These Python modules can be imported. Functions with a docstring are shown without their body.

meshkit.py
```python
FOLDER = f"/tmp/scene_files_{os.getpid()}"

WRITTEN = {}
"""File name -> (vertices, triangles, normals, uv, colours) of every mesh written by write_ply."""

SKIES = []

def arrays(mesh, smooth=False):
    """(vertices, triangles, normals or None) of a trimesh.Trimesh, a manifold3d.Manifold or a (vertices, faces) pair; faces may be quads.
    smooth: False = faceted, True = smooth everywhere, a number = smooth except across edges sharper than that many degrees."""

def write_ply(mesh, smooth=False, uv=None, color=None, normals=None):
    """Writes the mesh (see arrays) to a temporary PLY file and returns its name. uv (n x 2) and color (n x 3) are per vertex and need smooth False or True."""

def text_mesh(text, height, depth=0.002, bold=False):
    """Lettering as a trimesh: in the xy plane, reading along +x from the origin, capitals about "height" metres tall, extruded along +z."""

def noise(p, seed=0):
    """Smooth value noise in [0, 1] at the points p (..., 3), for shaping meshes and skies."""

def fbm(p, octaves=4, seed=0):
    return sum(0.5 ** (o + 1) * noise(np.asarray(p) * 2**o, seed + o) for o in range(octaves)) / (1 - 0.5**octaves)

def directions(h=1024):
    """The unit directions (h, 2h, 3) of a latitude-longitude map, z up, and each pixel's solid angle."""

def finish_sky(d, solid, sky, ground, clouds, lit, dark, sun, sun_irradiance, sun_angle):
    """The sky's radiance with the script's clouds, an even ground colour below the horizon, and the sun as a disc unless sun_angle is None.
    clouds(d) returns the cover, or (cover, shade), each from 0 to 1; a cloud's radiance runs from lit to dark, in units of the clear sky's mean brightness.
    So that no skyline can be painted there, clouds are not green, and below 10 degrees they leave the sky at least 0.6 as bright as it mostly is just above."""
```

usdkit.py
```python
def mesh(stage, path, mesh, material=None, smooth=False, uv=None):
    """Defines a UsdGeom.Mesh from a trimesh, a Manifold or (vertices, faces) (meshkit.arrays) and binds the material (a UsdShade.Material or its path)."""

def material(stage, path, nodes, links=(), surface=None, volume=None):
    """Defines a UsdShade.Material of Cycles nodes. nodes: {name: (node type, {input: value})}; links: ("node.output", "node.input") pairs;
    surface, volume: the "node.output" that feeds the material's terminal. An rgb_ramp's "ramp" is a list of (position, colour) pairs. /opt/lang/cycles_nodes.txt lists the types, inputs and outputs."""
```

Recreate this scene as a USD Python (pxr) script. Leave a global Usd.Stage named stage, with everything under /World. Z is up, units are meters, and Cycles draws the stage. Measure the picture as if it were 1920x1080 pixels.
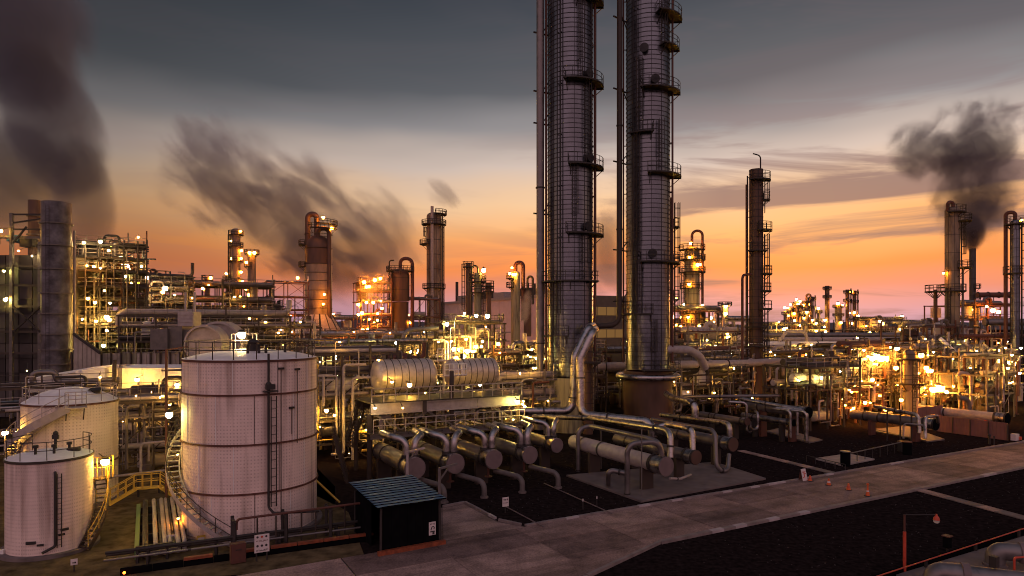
import math, random
import numpy as np
import usdkit, meshkit
from pxr import Usd, UsdGeom, UsdLux, UsdShade, Gf, Sdf, Vt

random.seed(7)
PI = math.pi
F, EYE, HY = 1240.0, 12.5, 612.0            # lens in photo pixels, eye height, horizon row
stage = Usd.Stage.CreateInMemory()
UsdGeom.Xform.Define(stage, '/World'); UsdGeom.Scope.Define(stage, '/World/Looks')
stage.SetDefaultPrim(stage.GetPrimAtPath('/World'))

# ------------------------------------------------------------------ camera, sky, sun, exposure
cam = UsdGeom.Camera.Define(stage, '/World/camera')
cam.CreateHorizontalApertureAttr(36.0); cam.CreateVerticalApertureAttr(20.25)
cam.CreateFocalLengthAttr(36.0 * F / 1920.0)
cam.CreateVerticalApertureOffsetAttr((HY - 540.0) / 1920.0 * 36.0)
cam.CreateClippingRangeAttr((0.5, 20000.0))
cam.CreateExposureAttr(0.28)
cam.AddTranslateOp().Set(Gf.Vec3d(0, 0, EYE)); cam.AddRotateXOp().Set(90.0)

SUN_AZ, SUN_EL = math.radians(22.0), math.radians(2.0)
S = 0.10                                     # strength of the sky
def sc(c): return tuple(x / S for x in c)
def lin(r, g, b):
    return tuple(((x / 255 + .055) / 1.055) ** 2.4 if x > 10 else x / 255 / 12.92 for x in (r, g, b))
sky_nodes = {
    'tc': ('texture_coordinate', {}), 'sep': ('separate_xyz', {}),
    'sky': ('sky_texture', {'sky_type': 'single_scattering', 'sun_disc': False, 'sun_elevation': SUN_EL, 'sun_rotation': SUN_AZ, 'aerosol_density': 2.0}),
    # the high overcast that the sunset colours: one colour per height above the horizon
    'elev': ('math', {'math_type': 'arcsine'}),
    'wob': ('mapping', {'scale': (1.2, 1.2, 5.0)}), 'wn': ('noise_texture', {'scale': 1.6, 'detail': 3.0, 'roughness': .5}),
    'wadd': ('math', {'math_type': 'multiply_add', 'value2': 0.10, 'value3': -0.05}),
    'esum': ('math', {'math_type': 'add'}),
    'e01': ('map_range', {'from_min': 0.0, 'from_max': 1.5708, 'clamp': True}),
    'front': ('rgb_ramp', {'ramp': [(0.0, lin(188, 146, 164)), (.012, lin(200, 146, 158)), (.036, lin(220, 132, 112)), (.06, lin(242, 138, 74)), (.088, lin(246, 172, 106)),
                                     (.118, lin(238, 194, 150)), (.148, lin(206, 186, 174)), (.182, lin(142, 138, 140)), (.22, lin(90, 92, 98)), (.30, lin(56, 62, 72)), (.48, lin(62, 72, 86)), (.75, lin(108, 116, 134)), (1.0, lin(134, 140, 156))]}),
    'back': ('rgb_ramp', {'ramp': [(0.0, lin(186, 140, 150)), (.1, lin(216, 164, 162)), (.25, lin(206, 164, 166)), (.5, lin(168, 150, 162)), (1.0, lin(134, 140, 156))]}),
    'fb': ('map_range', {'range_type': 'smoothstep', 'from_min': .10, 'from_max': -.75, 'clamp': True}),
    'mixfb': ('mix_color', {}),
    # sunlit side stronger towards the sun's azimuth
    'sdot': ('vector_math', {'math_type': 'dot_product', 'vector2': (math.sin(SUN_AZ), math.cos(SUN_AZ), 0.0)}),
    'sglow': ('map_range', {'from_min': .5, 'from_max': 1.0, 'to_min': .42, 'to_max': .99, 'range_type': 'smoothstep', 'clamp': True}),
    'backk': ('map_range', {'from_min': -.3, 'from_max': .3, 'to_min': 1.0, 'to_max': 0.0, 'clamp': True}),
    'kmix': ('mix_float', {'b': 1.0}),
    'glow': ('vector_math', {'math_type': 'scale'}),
    # streaks of lilac cloud
    'map1': ('mapping', {'location': (9.3, 2.5, 3.7), 'scale': (1.8, 1.8, 13.0), 'rotation': (0.0, 0.16, 0.0)}),
    'n1': ('noise_texture', {'scale': 1.25, 'detail': 8.0, 'roughness': .60, 'distortion': .7}),
    'r1': ('map_range', {'from_min': .46, 'from_max': .60, 'clamp': True, 'range_type': 'smoothstep'}),
    'zlow': ('map_range', {'from_min': .20, 'from_max': .32, 'to_min': .85, 'to_max': 0.15, 'clamp': True}),
    'rightk': ('map_range', {'from_min': -.05, 'from_max': .30, 'to_min': .18, 'to_max': 1.0, 'clamp': True}),
    'cov0': ('math', {'math_type': 'multiply'}), 'cov': ('math', {'math_type': 'multiply'}),
    'cl': ('mix_color', {'b': lin(122, 96, 100)}),
    'up': ('vector_math', {'math_type': 'scale', 'scale': 1.0 / S}),
    'veil': ('mix_color', {'fac': 0.93}),
    'bg': ('background_shader', {'strength': S}),
}
sky_links = [('tc.generated', 'sep.vector'), ('sep.z', 'elev.value1'), ('tc.generated', 'wob.vector'), ('wob.vector', 'wn.vector'), ('wn.fac', 'wadd.value1'),
             ('elev.value', 'esum.value1'), ('wadd.value', 'esum.value2'), ('esum.value', 'e01.value'), ('e01.result', 'front.fac'), ('e01.result', 'back.fac'),
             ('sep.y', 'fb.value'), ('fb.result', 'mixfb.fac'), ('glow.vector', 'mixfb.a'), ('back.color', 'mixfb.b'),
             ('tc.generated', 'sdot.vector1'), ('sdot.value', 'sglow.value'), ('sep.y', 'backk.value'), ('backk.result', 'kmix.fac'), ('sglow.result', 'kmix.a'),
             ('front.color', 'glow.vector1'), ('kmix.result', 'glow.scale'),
             ('tc.generated', 'map1.vector'), ('map1.vector', 'n1.vector'), ('n1.fac', 'r1.value'), ('sep.z', 'zlow.value'), ('sep.x', 'rightk.value'),
             ('r1.result', 'cov0.value1'), ('zlow.result', 'cov0.value2'), ('cov0.value', 'cov.value1'), ('rightk.result', 'cov.value2'),
             ('cov.value', 'cl.fac'), ('mixfb.result', 'cl.a'), ('cl.result', 'up.vector1'), ('sky.color', 'veil.a'), ('up.vector', 'veil.b'), ('veil.result', 'bg.color')]
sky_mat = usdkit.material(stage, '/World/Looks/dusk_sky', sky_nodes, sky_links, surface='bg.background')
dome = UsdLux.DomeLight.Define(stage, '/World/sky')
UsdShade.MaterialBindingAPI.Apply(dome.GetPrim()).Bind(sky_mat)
dome.GetPrim().SetCustomDataByKey('kind', 'structure')
sun = UsdLux.DistantLight.Define(stage, '/World/sun')
sun.CreateIntensityAttr(0.12); sun.CreateAngleAttr(4.0); sun.CreateNormalizeAttr(True); sun.CreateColorAttr(Gf.Vec3f(1.0, .42, .16))
sun.AddRotateZOp().Set(-math.degrees(SUN_AZ)); sun.AddRotateXOp().Set(-(90 - math.degrees(SUN_EL)))

# ------------------------------------------------------------------ materials
MAT = {}
def principled(name, base, rough=.6, metal=0.0, var=.25, scale=3.0, bump=0.0, bscale=40.0, dark=None, stretch=None, matt=False, **kw):
    b = np.array(base, float); lo = np.array(dark, float) if dark is not None else b * (1 - var)
    hi = np.minimum(b * (1 + var), .9)
    n = {'g': ('geometry', {}), 'm': ('mapping', {'scale': stretch or (1, 1, 1)}), 'n': ('noise_texture', {'scale': scale, 'detail': 5.0, 'roughness': .6}),
         'r': ('rgb_ramp', {'ramp': [(.3, tuple(lo)), (.5, tuple(b)), (.7, tuple(hi))]}),
         'rr': ('map_range', {'from_min': .3, 'from_max': .7, 'to_min': max(rough - .12, .05), 'to_max': min(rough + .15, 1.0)}),
         'p': ('principled_bsdf', {'metallic': metal, **kw})}
    l = [('g.position', 'm.vector'), ('m.vector', 'n.vector'), ('n.fac', 'r.fac'), ('r.color', 'p.base_color'), ('n.fac', 'rr.value'), ('rr.result', 'p.roughness')]
    if bump:
        n['bn'] = ('noise_texture', {'scale': bscale, 'detail': 4.0}); n['b'] = ('bump', {'strength': bump, 'distance': .03})
        l += [('g.position', 'bn.vector'), ('bn.fac', 'b.height'), ('b.normal', 'p.normal')]
    if matt:                                  # no sheen at all
        n['p'] = ('diffuse_bsdf', {'roughness': .5}); l = [(a, b.replace('base_color', 'color')) for a, b in l if b != 'p.roughness']
    MAT[name] = usdkit.material(stage, '/World/Looks/' + name, n, l, surface='p.BSDF')
principled('bare_metal', (.38, .35, .35), .32, 1.0, .18, 1.6)
principled('dull_metal', (.19, .17, .17), .45, .85, .3, 1.2)
principled('dark_steel', (.022, .017, .016), .6, 0.0, .4, 2.0)
principled('brown_steel', (.042, .028, .022), .62, 0.0, .35, 2.0)
principled('grey_steel', (.115, .098, .094), .55, 0.0, .3, 2.0)
principled('pale_steel', (.34, .29, .28), .5, 0.0, .2, 2.0)
principled('rust_red', (.095, .032, .022), .65, 0.0, .3, 3.0)
principled('red_paint', (.50, .06, .03), .45, 0.0, .2, 4.0)
principled('orange_paint', (.62, .10, .02), .5, 0.0, .2, 4.0)
principled('orange_edge', (.22, .05, .018), .6, 0.0, .5, 3.0)
principled('stone_grey', (.055, .045, .045), .9, 0.0, .5, 3.0)
principled('yellow_paint', (.55, .36, .05), .5, 0.0, .25, 3.0)
principled('green_paint', (.12, .20, .07), .55, 0.0, .3, 3.0)
principled('white_paint', (.78, .75, .73), .5, 0.0, .12, 1.5)
principled('fence_red', (.20, .085, .07), .7, 0.0, .2, .8)
principled('pink_wall', (.68, .51, .53), .75, 0.0, .12, .4)
principled('dark_panel', (.065, .054, .052), .65, 0.0, .35, .8)
principled('beige_panel', (.34, .29, .25), .65, 0.0, .3, .7)
principled('soot_metal', (.10, .095, .11), .5, .4, 1.2, .45, dark=(.015, .013, .016))
principled('stained_shell', (.22, .17, .13), .6, .2, .5, .4, dark=(.06, .035, .025), stretch=(1, 1, .35))
principled('rust_shell', (.10, .055, .04), .55, .3, .4, .5, stretch=(1, 1, .3))
principled('drum_clad', (.50, .44, .38), .36, .45, .12, 1.5)
principled('skirt_shell', (.24, .22, .14), .65, 0.0, .4, .9, dark=(.07, .055, .035), stretch=(2.5, 2.5, .25))
principled('column_shell', (.15, .16, .19), .27, .92, .3, .5, stretch=(1, 1, .5))
principled('band_steel', (.012, .010, .012), .6, .0, .3, 2.0)
principled('roof_blue', (.045, .135, .235), .5, 0.0, .25, 2.0)
principled('black_wall', (.006, .006, .007), .7, 0.0, .3, 2.0, matt=True)
principled('cap_pink', (.17, .125, .125), .6, .15, .2, 2.0, bump=.3, bscale=9.0)
principled('concrete', (.16, .13, .125), .85, 0.0, .3, .9, bump=.5, specular_ior_level=.15)
principled('concrete_light', (.30, .26, .25), .85, 0.0, .25, .9, bump=.5, specular_ior_level=.15)
def road_slab(name, b):
    """weathered concrete: blotches, fine grain, dark tyre wear running along the road, pale scuffs"""
    b = np.array(b); n = {'g': ('geometry', {}), 'm': ('mapping', {'mapping_type': 'point', 'rotation': (0, 0, -.505)}), 'm2': ('mapping', {'scale': (.05, .9, 1.0)}),
         'n1': ('noise_texture', {'scale': .45, 'detail': 7.0, 'roughness': .68}), 'n2': ('noise_texture', {'scale': 1.0, 'detail': 3.0}), 'n3': ('noise_texture', {'scale': 9.0, 'detail': 5.0, 'roughness': .7}), 'vo': ('voronoi_texture', {'feature': 'distance_to_edge', 'scale': .33}),
         'r1': ('rgb_ramp', {'ramp': [(.32, tuple(b * .55)), (.48, tuple(b)), (.68, tuple(b * 1.5))]}), 'r2': ('map_range', {'from_min': .50, 'from_max': .68, 'to_max': .55, 'clamp': True}), 'r3': ('map_range', {'from_min': .3, 'from_max': .7, 'to_min': .6, 'to_max': 1.4}),
         'cr': ('map_range', {'from_min': 0.0, 'from_max': .006, 'to_min': .72, 'to_max': 1.0, 'clamp': True}), 'c1': ('mix_color', {'b': tuple(b * .3)}), 'c2': ('vector_math', {'math_type': 'scale'}), 'c3': ('vector_math', {'math_type': 'scale'}), 'bp': ('bump', {'strength': .5, 'distance': .02}), 'p': ('principled_bsdf', {'roughness': .85, 'specular_ior_level': .18})}
    l = [('g.position', 'm.vector'), ('m.vector', 'm2.vector'), ('m2.vector', 'n2.vector'), ('g.position', 'n1.vector'), ('g.position', 'n3.vector'), ('g.position', 'vo.vector'), ('n1.fac', 'r1.fac'), ('n2.fac', 'r2.value'), ('n3.fac', 'r3.value'), ('vo.distance', 'cr.value'),
         ('r1.color', 'c1.a'), ('r2.result', 'c1.fac'), ('c1.result', 'c2.vector1'), ('r3.result', 'c2.scale'), ('c2.vector', 'c3.vector1'), ('cr.result', 'c3.scale'), ('c3.vector', 'p.base_color'), ('n3.fac', 'bp.height'), ('bp.normal', 'p.normal')]
    MAT[name] = usdkit.material(stage, '/World/Looks/' + name, n, l, surface='p.BSDF')
for i, b in enumerate(((.235, .155, .136), (.29, .195, .170), (.17, .113, .102))): road_slab(f'road_slab_{"abc"[i]}', b)
principled('kerb_stone_grey', (.22, .175, .17), .8, 0.0, .3, 1.5, bump=.4)
principled('kerb_stone_pale', (.42, .36, .37), .8, 0.0, .2, 1.5, bump=.4)
principled('gravel', (.016, .0115, .0115), .95, 0.0, .6, 3.0, bump=.45, bscale=14.0, matt=True)
principled('yard_ground', (.10, .075, .042), .95, 0.0, .5, 1.2, bump=.7, bscale=9.0, matt=True)
principled('plant_floor', (.014, .011, .010), .9, 0.0, .5, .5, bump=.5, bscale=9.0, matt=True)
principled('hill', (.05, .05, .06), .9, 0.0, .3, .01)
principled('sign_white', (.62, .55, .55), .6, 0.0, .06, 4.0)
principled('sign_ink', (.03, .025, .03), .6, 0.0, .2, 4.0)
principled('rubber', (.02, .02, .02), .7, 0.0, .2, 4.0)
principled('glass_globe', (.75, .72, .70), .12, 0.0, .05, 4.0, transmission_weight=.5)

def tank_wall(name, base, cell):
    """white insulated shell: a fine grid of fixing dots, and rust-brown runs"""
    n = {'g': ('geometry', {}), 'tc': ('texture_coordinate', {}), 'sep': ('separate_xyz', {}), 'an': ('math', {'math_type': 'arctan2'}),
         'u': ('math', {'math_type': 'multiply', 'value2': 1.0 / cell[0]}), 'v': ('math', {'math_type': 'multiply', 'value2': 1.0 / cell[1]}),
         'fu': ('math', {'math_type': 'pingpong', 'value2': .5}), 'fv': ('math', {'math_type': 'pingpong', 'value2': .5}),
         'cu': ('map_range', {'from_min': .26, 'from_max': .40, 'clamp': True}), 'cv': ('map_range', {'from_min': .24, 'from_max': .38, 'clamp': True}),
         'dot': ('math', {'math_type': 'multiply'}),
         'dm': ('math', {'math_type': 'multiply'}), 'n4': ('noise_texture', {'scale': .8, 'detail': 3.0}), 'dk': ('map_range', {'from_min': .36, 'from_max': .62, 'to_min': .10, 'to_max': .48, 'clamp': True}),
         'm': ('mapping', {'scale': (1.1, 1.1, .07)}), 'n': ('noise_texture', {'scale': 1.6, 'detail': 5.0}), 'st': ('map_range', {'from_min': .50, 'from_max': .72, 'to_max': .75, 'clamp': True}),
         'n2': ('noise_texture', {'scale': .5, 'detail': 6.0, 'roughness': .65}), 'r2': ('rgb_ramp', {'ramp': [(.3, tuple(np.array(base) * .8)), (.7, base)]}),
         'c1': ('mix_color', {'b': (.28, .19, .15)}), 'c2': ('mix_color', {'b': (.16, .10, .095)}),
         'bp': ('bump', {'strength': .5, 'distance': .03, 'invert': True}),
         'p': ('principled_bsdf', {'roughness': .62})}
    l = [('tc.object', 'sep.vector'), ('sep.y', 'an.value1'), ('sep.x', 'an.value2'), ('an.value', 'u.value1'), ('sep.z', 'v.value1'), ('u.value', 'fu.value1'), ('v.value', 'fv.value1'),
         ('fu.value', 'cu.value'), ('fv.value', 'cv.value'), ('cu.result', 'dot.value1'), ('cv.result', 'dot.value2'), ('dot.value', 'dm.value1'), ('g.position', 'n4.vector'), ('n4.fac', 'dk.value'), ('dk.result', 'dm.value2'), ('g.position', 'm.vector'), ('m.vector', 'n.vector'), ('n.fac', 'st.value'),
         ('g.position', 'n2.vector'), ('n2.fac', 'r2.fac'), ('r2.color', 'c1.a'), ('st.result', 'c1.fac'), ('c1.result', 'c2.a'), ('dm.value', 'c2.fac'), ('c2.result', 'p.base_color'), ('dot.value', 'bp.height'), ('bp.normal', 'p.normal')]
    MAT[name] = usdkit.material(stage, '/World/Looks/' + name, n, l, surface='p.BSDF')
tank_wall('tank_white', (.84, .67, .61), (.047, .2))
tank_wall('tank_cream', (.84, .72, .63), (.07, .215))

def emitter(name, col, strength):
    MAT[name] = usdkit.material(stage, '/World/Looks/' + name, {'e': ('emission', {'color': col, 'strength': strength})}, [], surface='e.emission')
emitter('lamp_warm', (1.0, .52, .075), 220.0)
emitter('lamp_orange', (1.0, .28, .014), 190.0)
emitter('lamp_white', (1.0, .68, .26), 230.0)
emitter('lamp_green', (.96, .80, .19), 200.0)
emitter('lamp_red', (1.0, .10, .01), 14.0)
emitter('lit_window', (1.0, .72, .28), 2.2)
emitter('dim_window', (1.0, .50, .16), .16)
emitter('lit_inside', (1.0, .45, .08), .9)

# ------------------------------------------------------------------ names, things, parts
COUNT = {}
def numbered(parent, name):
    k = COUNT[(parent, name)] = COUNT.get((parent, name), -1) + 1
    return name if k == 0 else f'{name}_{k:03d}'
class Thing:
    def __init__(s, path, loc): s.path, s.loc = path, np.array(loc, float)
def data(prim, **kw):
    for k, v in kw.items():
        if v: prim.SetCustomDataByKey(k, v)
def thing(name, label, cat, loc=(0, 0, 0), group=None, kind=None):
    path = '/World/' + numbered('/World', name)
    x = UsdGeom.Xform.Define(stage, path); x.AddTranslateOp().Set(Gf.Vec3d(*map(float, loc)))
    data(x.GetPrim(), label=label, category=cat, group=group, kind=kind)
    return Thing(path, loc)
def write(path, v, f, n, mat, loc):
    m = UsdGeom.Mesh.Define(stage, path)
    m.CreatePointsAttr(Vt.Vec3fArray.FromNumpy((v - loc).astype(np.float32)))
    m.CreateFaceVertexCountsAttr(Vt.IntArray.FromNumpy(np.full(len(f), 3, np.int32)))
    m.CreateFaceVertexIndicesAttr(Vt.IntArray.FromNumpy(f.astype(np.int32).ravel()))
    m.CreateSubdivisionSchemeAttr('none')
    m.CreateNormalsAttr(Vt.Vec3fArray.FromNumpy(n.astype(np.float32))); m.SetNormalsInterpolation('vertex')
    UsdShade.MaterialBindingAPI.Apply(m.GetPrim()).Bind(MAT[mat])
    return m.GetPrim()
def unit(a):
    a = np.asarray(a, float); return a / (np.linalg.norm(a) + 1e-12)
def frame(d, up=(0, 0, 1)):
    d = unit(d)
    if abs(np.dot(d, up)) > .98: up = (0, 1, 0) if abs(d[1]) < .9 else (1, 0, 0)
    x = unit(np.cross(up, d)); return x, np.cross(d, x), d
BOXF = np.array([[0, 1, 2], [0, 2, 3]])
class G:
    """gathers shapes of ONE part"""
    def __init__(s): s.v, s.f, s.n, s.k = [], [], [], 0
    def add(s, v, f, n):
        s.v.append(np.asarray(v, float)); s.f.append(np.asarray(f, int) + s.k); s.n.append(np.asarray(n, float)); s.k += len(v); return s
    def quad(s, a, b, c, d):
        a, b, c, d = (np.asarray(x, float) for x in (a, b, c, d)); n = unit(np.cross(b - a, c - a)); return s.add([a, b, c, d], BOXF, [n] * 4)
    def box(s, c, size, ax=None):
        x, y, z = (np.eye(3) if ax is None else ax); hx, hy, hz = (np.array(k) * h / 2 for k, h in zip((x, y, z), size)); c = np.asarray(c, float)
        for n, a, b in ((hx, hy, hz), (-hx, hz, hy), (hy, hz, hx), (-hy, hx, hz), (hz, hx, hy), (-hz, hy, hx)):
            s.add([c + n - a - b, c + n + a - b, c + n + a + b, c + n - a + b], BOXF, [unit(n)] * 4)
        return s
    def bar(s, p, q, w, h=None, up=(0, 0, 1)):
        p, q = np.asarray(p, float), np.asarray(q, float); x, y, d = frame(q - p, up)
        return s.box((p + q) / 2, (w, h or w, np.linalg.norm(q - p)), (x, y, d))
    def hbeam(s, p, q, w, h):
        p, q = np.asarray(p, float), np.asarray(q, float); x, y, d = frame(q - p); t = .12 * h; L = np.linalg.norm(q - p); c = (p + q) / 2
        s.box(c + y * (h - t) / 2, (w, t, L), (x, y, d)); s.box(c - y * (h - t) / 2, (w, t, L), (x, y, d)); return s.box(c, (w * .2, h - 2 * t - .004, L), (x, y, d))
    def sweep(s, pts, r, n=8, caps=True, r2=None):
        p = np.asarray(pts, float); m = len(p); rr = np.linspace(r, r2, m) if r2 is not None else np.broadcast_to(np.asarray(r, float), (m,))
        t = np.empty_like(p); t[1:-1] = p[2:] - p[:-2]; t[0] = p[1] - p[0]; t[-1] = p[-1] - p[-2]; t /= np.linalg.norm(t, axis=1, keepdims=True) + 1e-12
        x, y, _ = frame(t[0]); ang = np.arange(n) * 2 * PI / n; V, N = [], []
        for i in range(m):
            x = unit(x - t[i] * np.dot(x, t[i])); y = np.cross(t[i], x)
            d = np.cos(ang)[:, None] * x + np.sin(ang)[:, None] * y; V.append(p[i] + d * rr[i]); N.append(d)
        i, j = np.meshgrid(np.arange(m - 1), np.arange(n), indexing='ij'); a, b = (i * n + j).ravel(), (i * n + (j + 1) % n).ravel()
        s.add(np.vstack(V), np.vstack([np.stack([a, b, b + n], 1), np.stack([a, b + n, a + n], 1)]), np.vstack(N))
        if caps:
            fan = np.stack([np.zeros(n - 2, int), np.arange(1, n - 1), np.arange(2, n)], 1)
            s.add(V[0][::-1], fan, [-t[0]] * n); s.add(V[-1], fan, [t[-1]] * n)
        return s
    def tube(s, pts, r, n=8, bend=None, caps=True, segs=5):
        p = [np.asarray(q, float) for q in pts]
        if bend and len(p) > 2:
            out = [p[0]]
            for i in range(1, len(p) - 1):
                a, b = p[i - 1] - p[i], p[i + 1] - p[i]; la, lb = np.linalg.norm(a), np.linalg.norm(b); a = a / la; b = b / lb
                half = math.acos(max(-1, min(1, float(np.dot(a, b))))) / 2
                if half > 1.5 or half < .02: out.append(p[i]); continue
                k = min(bend / math.tan(half), la * .48, lb * .48); rad = k * math.tan(half)
                c = p[i] + unit(a + b) * (rad / math.sin(half)); u, w = p[i] + a * k - c, p[i] + b * k - c
                tot = math.acos(max(-1, min(1, float(np.dot(unit(u), unit(w))))))
                for q in range(segs + 1):
                    f = q / segs; out.append(c + (math.sin((1 - f) * tot) * u + math.sin(f * tot) * w) / math.sin(tot))
            p = out + [p[-1]]
        return s.sweep(p, r, n, caps)
    def cyl(s, p, q, r, n=12, caps=True, r2=None): return s.sweep([p, q], r, n, caps, r2)
    def lathe(s, prof, c=(0, 0, 0), n=32, ax=None, a0=0.0, a1=2 * PI):
        """prof: (radius, height) from bottom to top on the outside; sharp corners by giving a point twice"""
        x, y, z = (np.eye(3) if ax is None else ax); c = np.asarray(c, float); full = a1 - a0 > 2 * PI - 1e-6
        ang = a0 + (a1 - a0) * np.arange(n if full else n + 1) / n; m = len(ang); rad = np.cos(ang)[:, None] * np.asarray(x) + np.sin(ang)[:, None] * np.asarray(y)
        for (r0, z0), (r1, z1) in zip(prof[:-1], prof[1:]):
            dr, dz = r1 - r0, z1 - z0; L = math.hypot(dr, dz)
            if L < 1e-9: continue
            nn = rad * (dz / L) + np.asarray(z) * (-dr / L)
            j = np.arange(n); k = (j + 1) % m if full else j + 1
            s.add(np.vstack([c + rad * r0 + np.asarray(z) * z0, c + rad * r1 + np.asarray(z) * z1]), np.vstack([np.stack([j, k, k + m], 1), np.stack([j, k + m, j + m], 1)]), np.vstack([nn, nn]))
        return s
    def dome(s, c, r, h, n=24, ax=None, k=6, a0=0.0):
        """a smooth dished head of height h on a radius r, along the z of ax"""
        x, y, z = (np.eye(3) if ax is None else ax); c = np.asarray(c, float); V, N = [], []
        for i in range(k + 1):
            t = PI / 2 * i / k; rr, zz = r * math.cos(t), h * math.sin(t)
            for a in np.arange(n) * 2 * PI / n:
                d = math.cos(a) * np.asarray(x) + math.sin(a) * np.asarray(y); V.append(c + d * rr + np.asarray(z) * zz); N.append(unit(d * math.cos(t) / r + np.asarray(z) * math.sin(t) / h))
        i, j = np.meshgrid(np.arange(k), np.arange(n), indexing='ij'); a, b = (i * n + j).ravel(), (i * n + (j + 1) % n).ravel()
        return s.add(V, np.vstack([np.stack([a, b, b + n], 1), np.stack([a, b + n, a + n], 1)]), N)
    def ball(s, c, r):
        v, f = ICO; return s.add(np.asarray(c) + v * r, f, v)
    def torus(s, c, R, r, n=40, m=10, ax=None, a0=0.0, a1=2 * PI):
        x, y, z = (np.eye(3) if ax is None else ax); a = np.linspace(a0, a1, n + 1)
        return s.sweep([np.asarray(c) + R * (math.cos(t) * np.asarray(x) + math.sin(t) * np.asarray(y)) for t in a], r, m, a1 - a0 < 2 * PI - 1e-6)
    def poly(s, pts, z0, z1):
        """a flat convex slab over a polygon seen from above (anticlockwise)"""
        p = np.asarray(pts, float)[:, :2]; m = len(p)
        if np.sum(p[:, 0] * np.roll(p[:, 1], -1) - p[:, 1] * np.roll(p[:, 0], -1)) < 0: p = p[::-1]
        fan = np.stack([np.zeros(m - 2, int), np.arange(1, m - 1), np.arange(2, m)], 1); top = np.c_[p, np.full(m, z1)]
        s.add(top, fan, [(0, 0, 1)] * m)
        if z0 is not None:
            for i in range(m):
                a, b = p[i], p[(i + 1) % m]; s.quad((*a, z0), (*b, z0), (*b, z1), (*a, z1))
        return s
    def put(s, name, mat, parent, label=None, kind=None):
        if not s.k: return None
        base, loc = (parent.path, parent.loc) if parent else ('/World', np.zeros(3))
        path = base + '/' + numbered(base, name)
        prim = write(path, np.vstack(s.v), np.vstack(s.f), np.vstack(s.n), mat, loc); data(prim, label=label, kind=kind)
        return Thing(path, loc)
def _ico():
    import trimesh
    m = trimesh.creation.icosphere(1); return np.array(m.vertices), np.array(m.faces)
ICO = _ico()

# ------------------------------------------------------------------ places
U, V, Z = np.array([.875, .484, 0]), np.array([-.484, .875, 0]), np.array([0, 0, 1.0])
GRID = (U, V, Z)
def P(px, py, Y): return np.array([(px - 960) / F * Y, Y, EYE - (py - HY) / F * Y])
def GP(px, py, z=0.0):
    Y = (EYE - z) * F / (py - HY); return np.array([(px - 960) / F * Y, Y, z])
def circ(pl, pr, Y):
    a, b = math.atan((pl - 960) / F), math.atan((pr - 960) / F); t, h = (a + b) / 2, (b - a) / 2
    d = Y / math.cos(t); return math.tan(t) * Y, d * math.sin(h)
def zat(py, Y): return EYE - (py - HY) / F * Y
def facing(x, y): return math.atan2(-y, -x)             # the angle round a thing at (x, y) that looks at the eye
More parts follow.
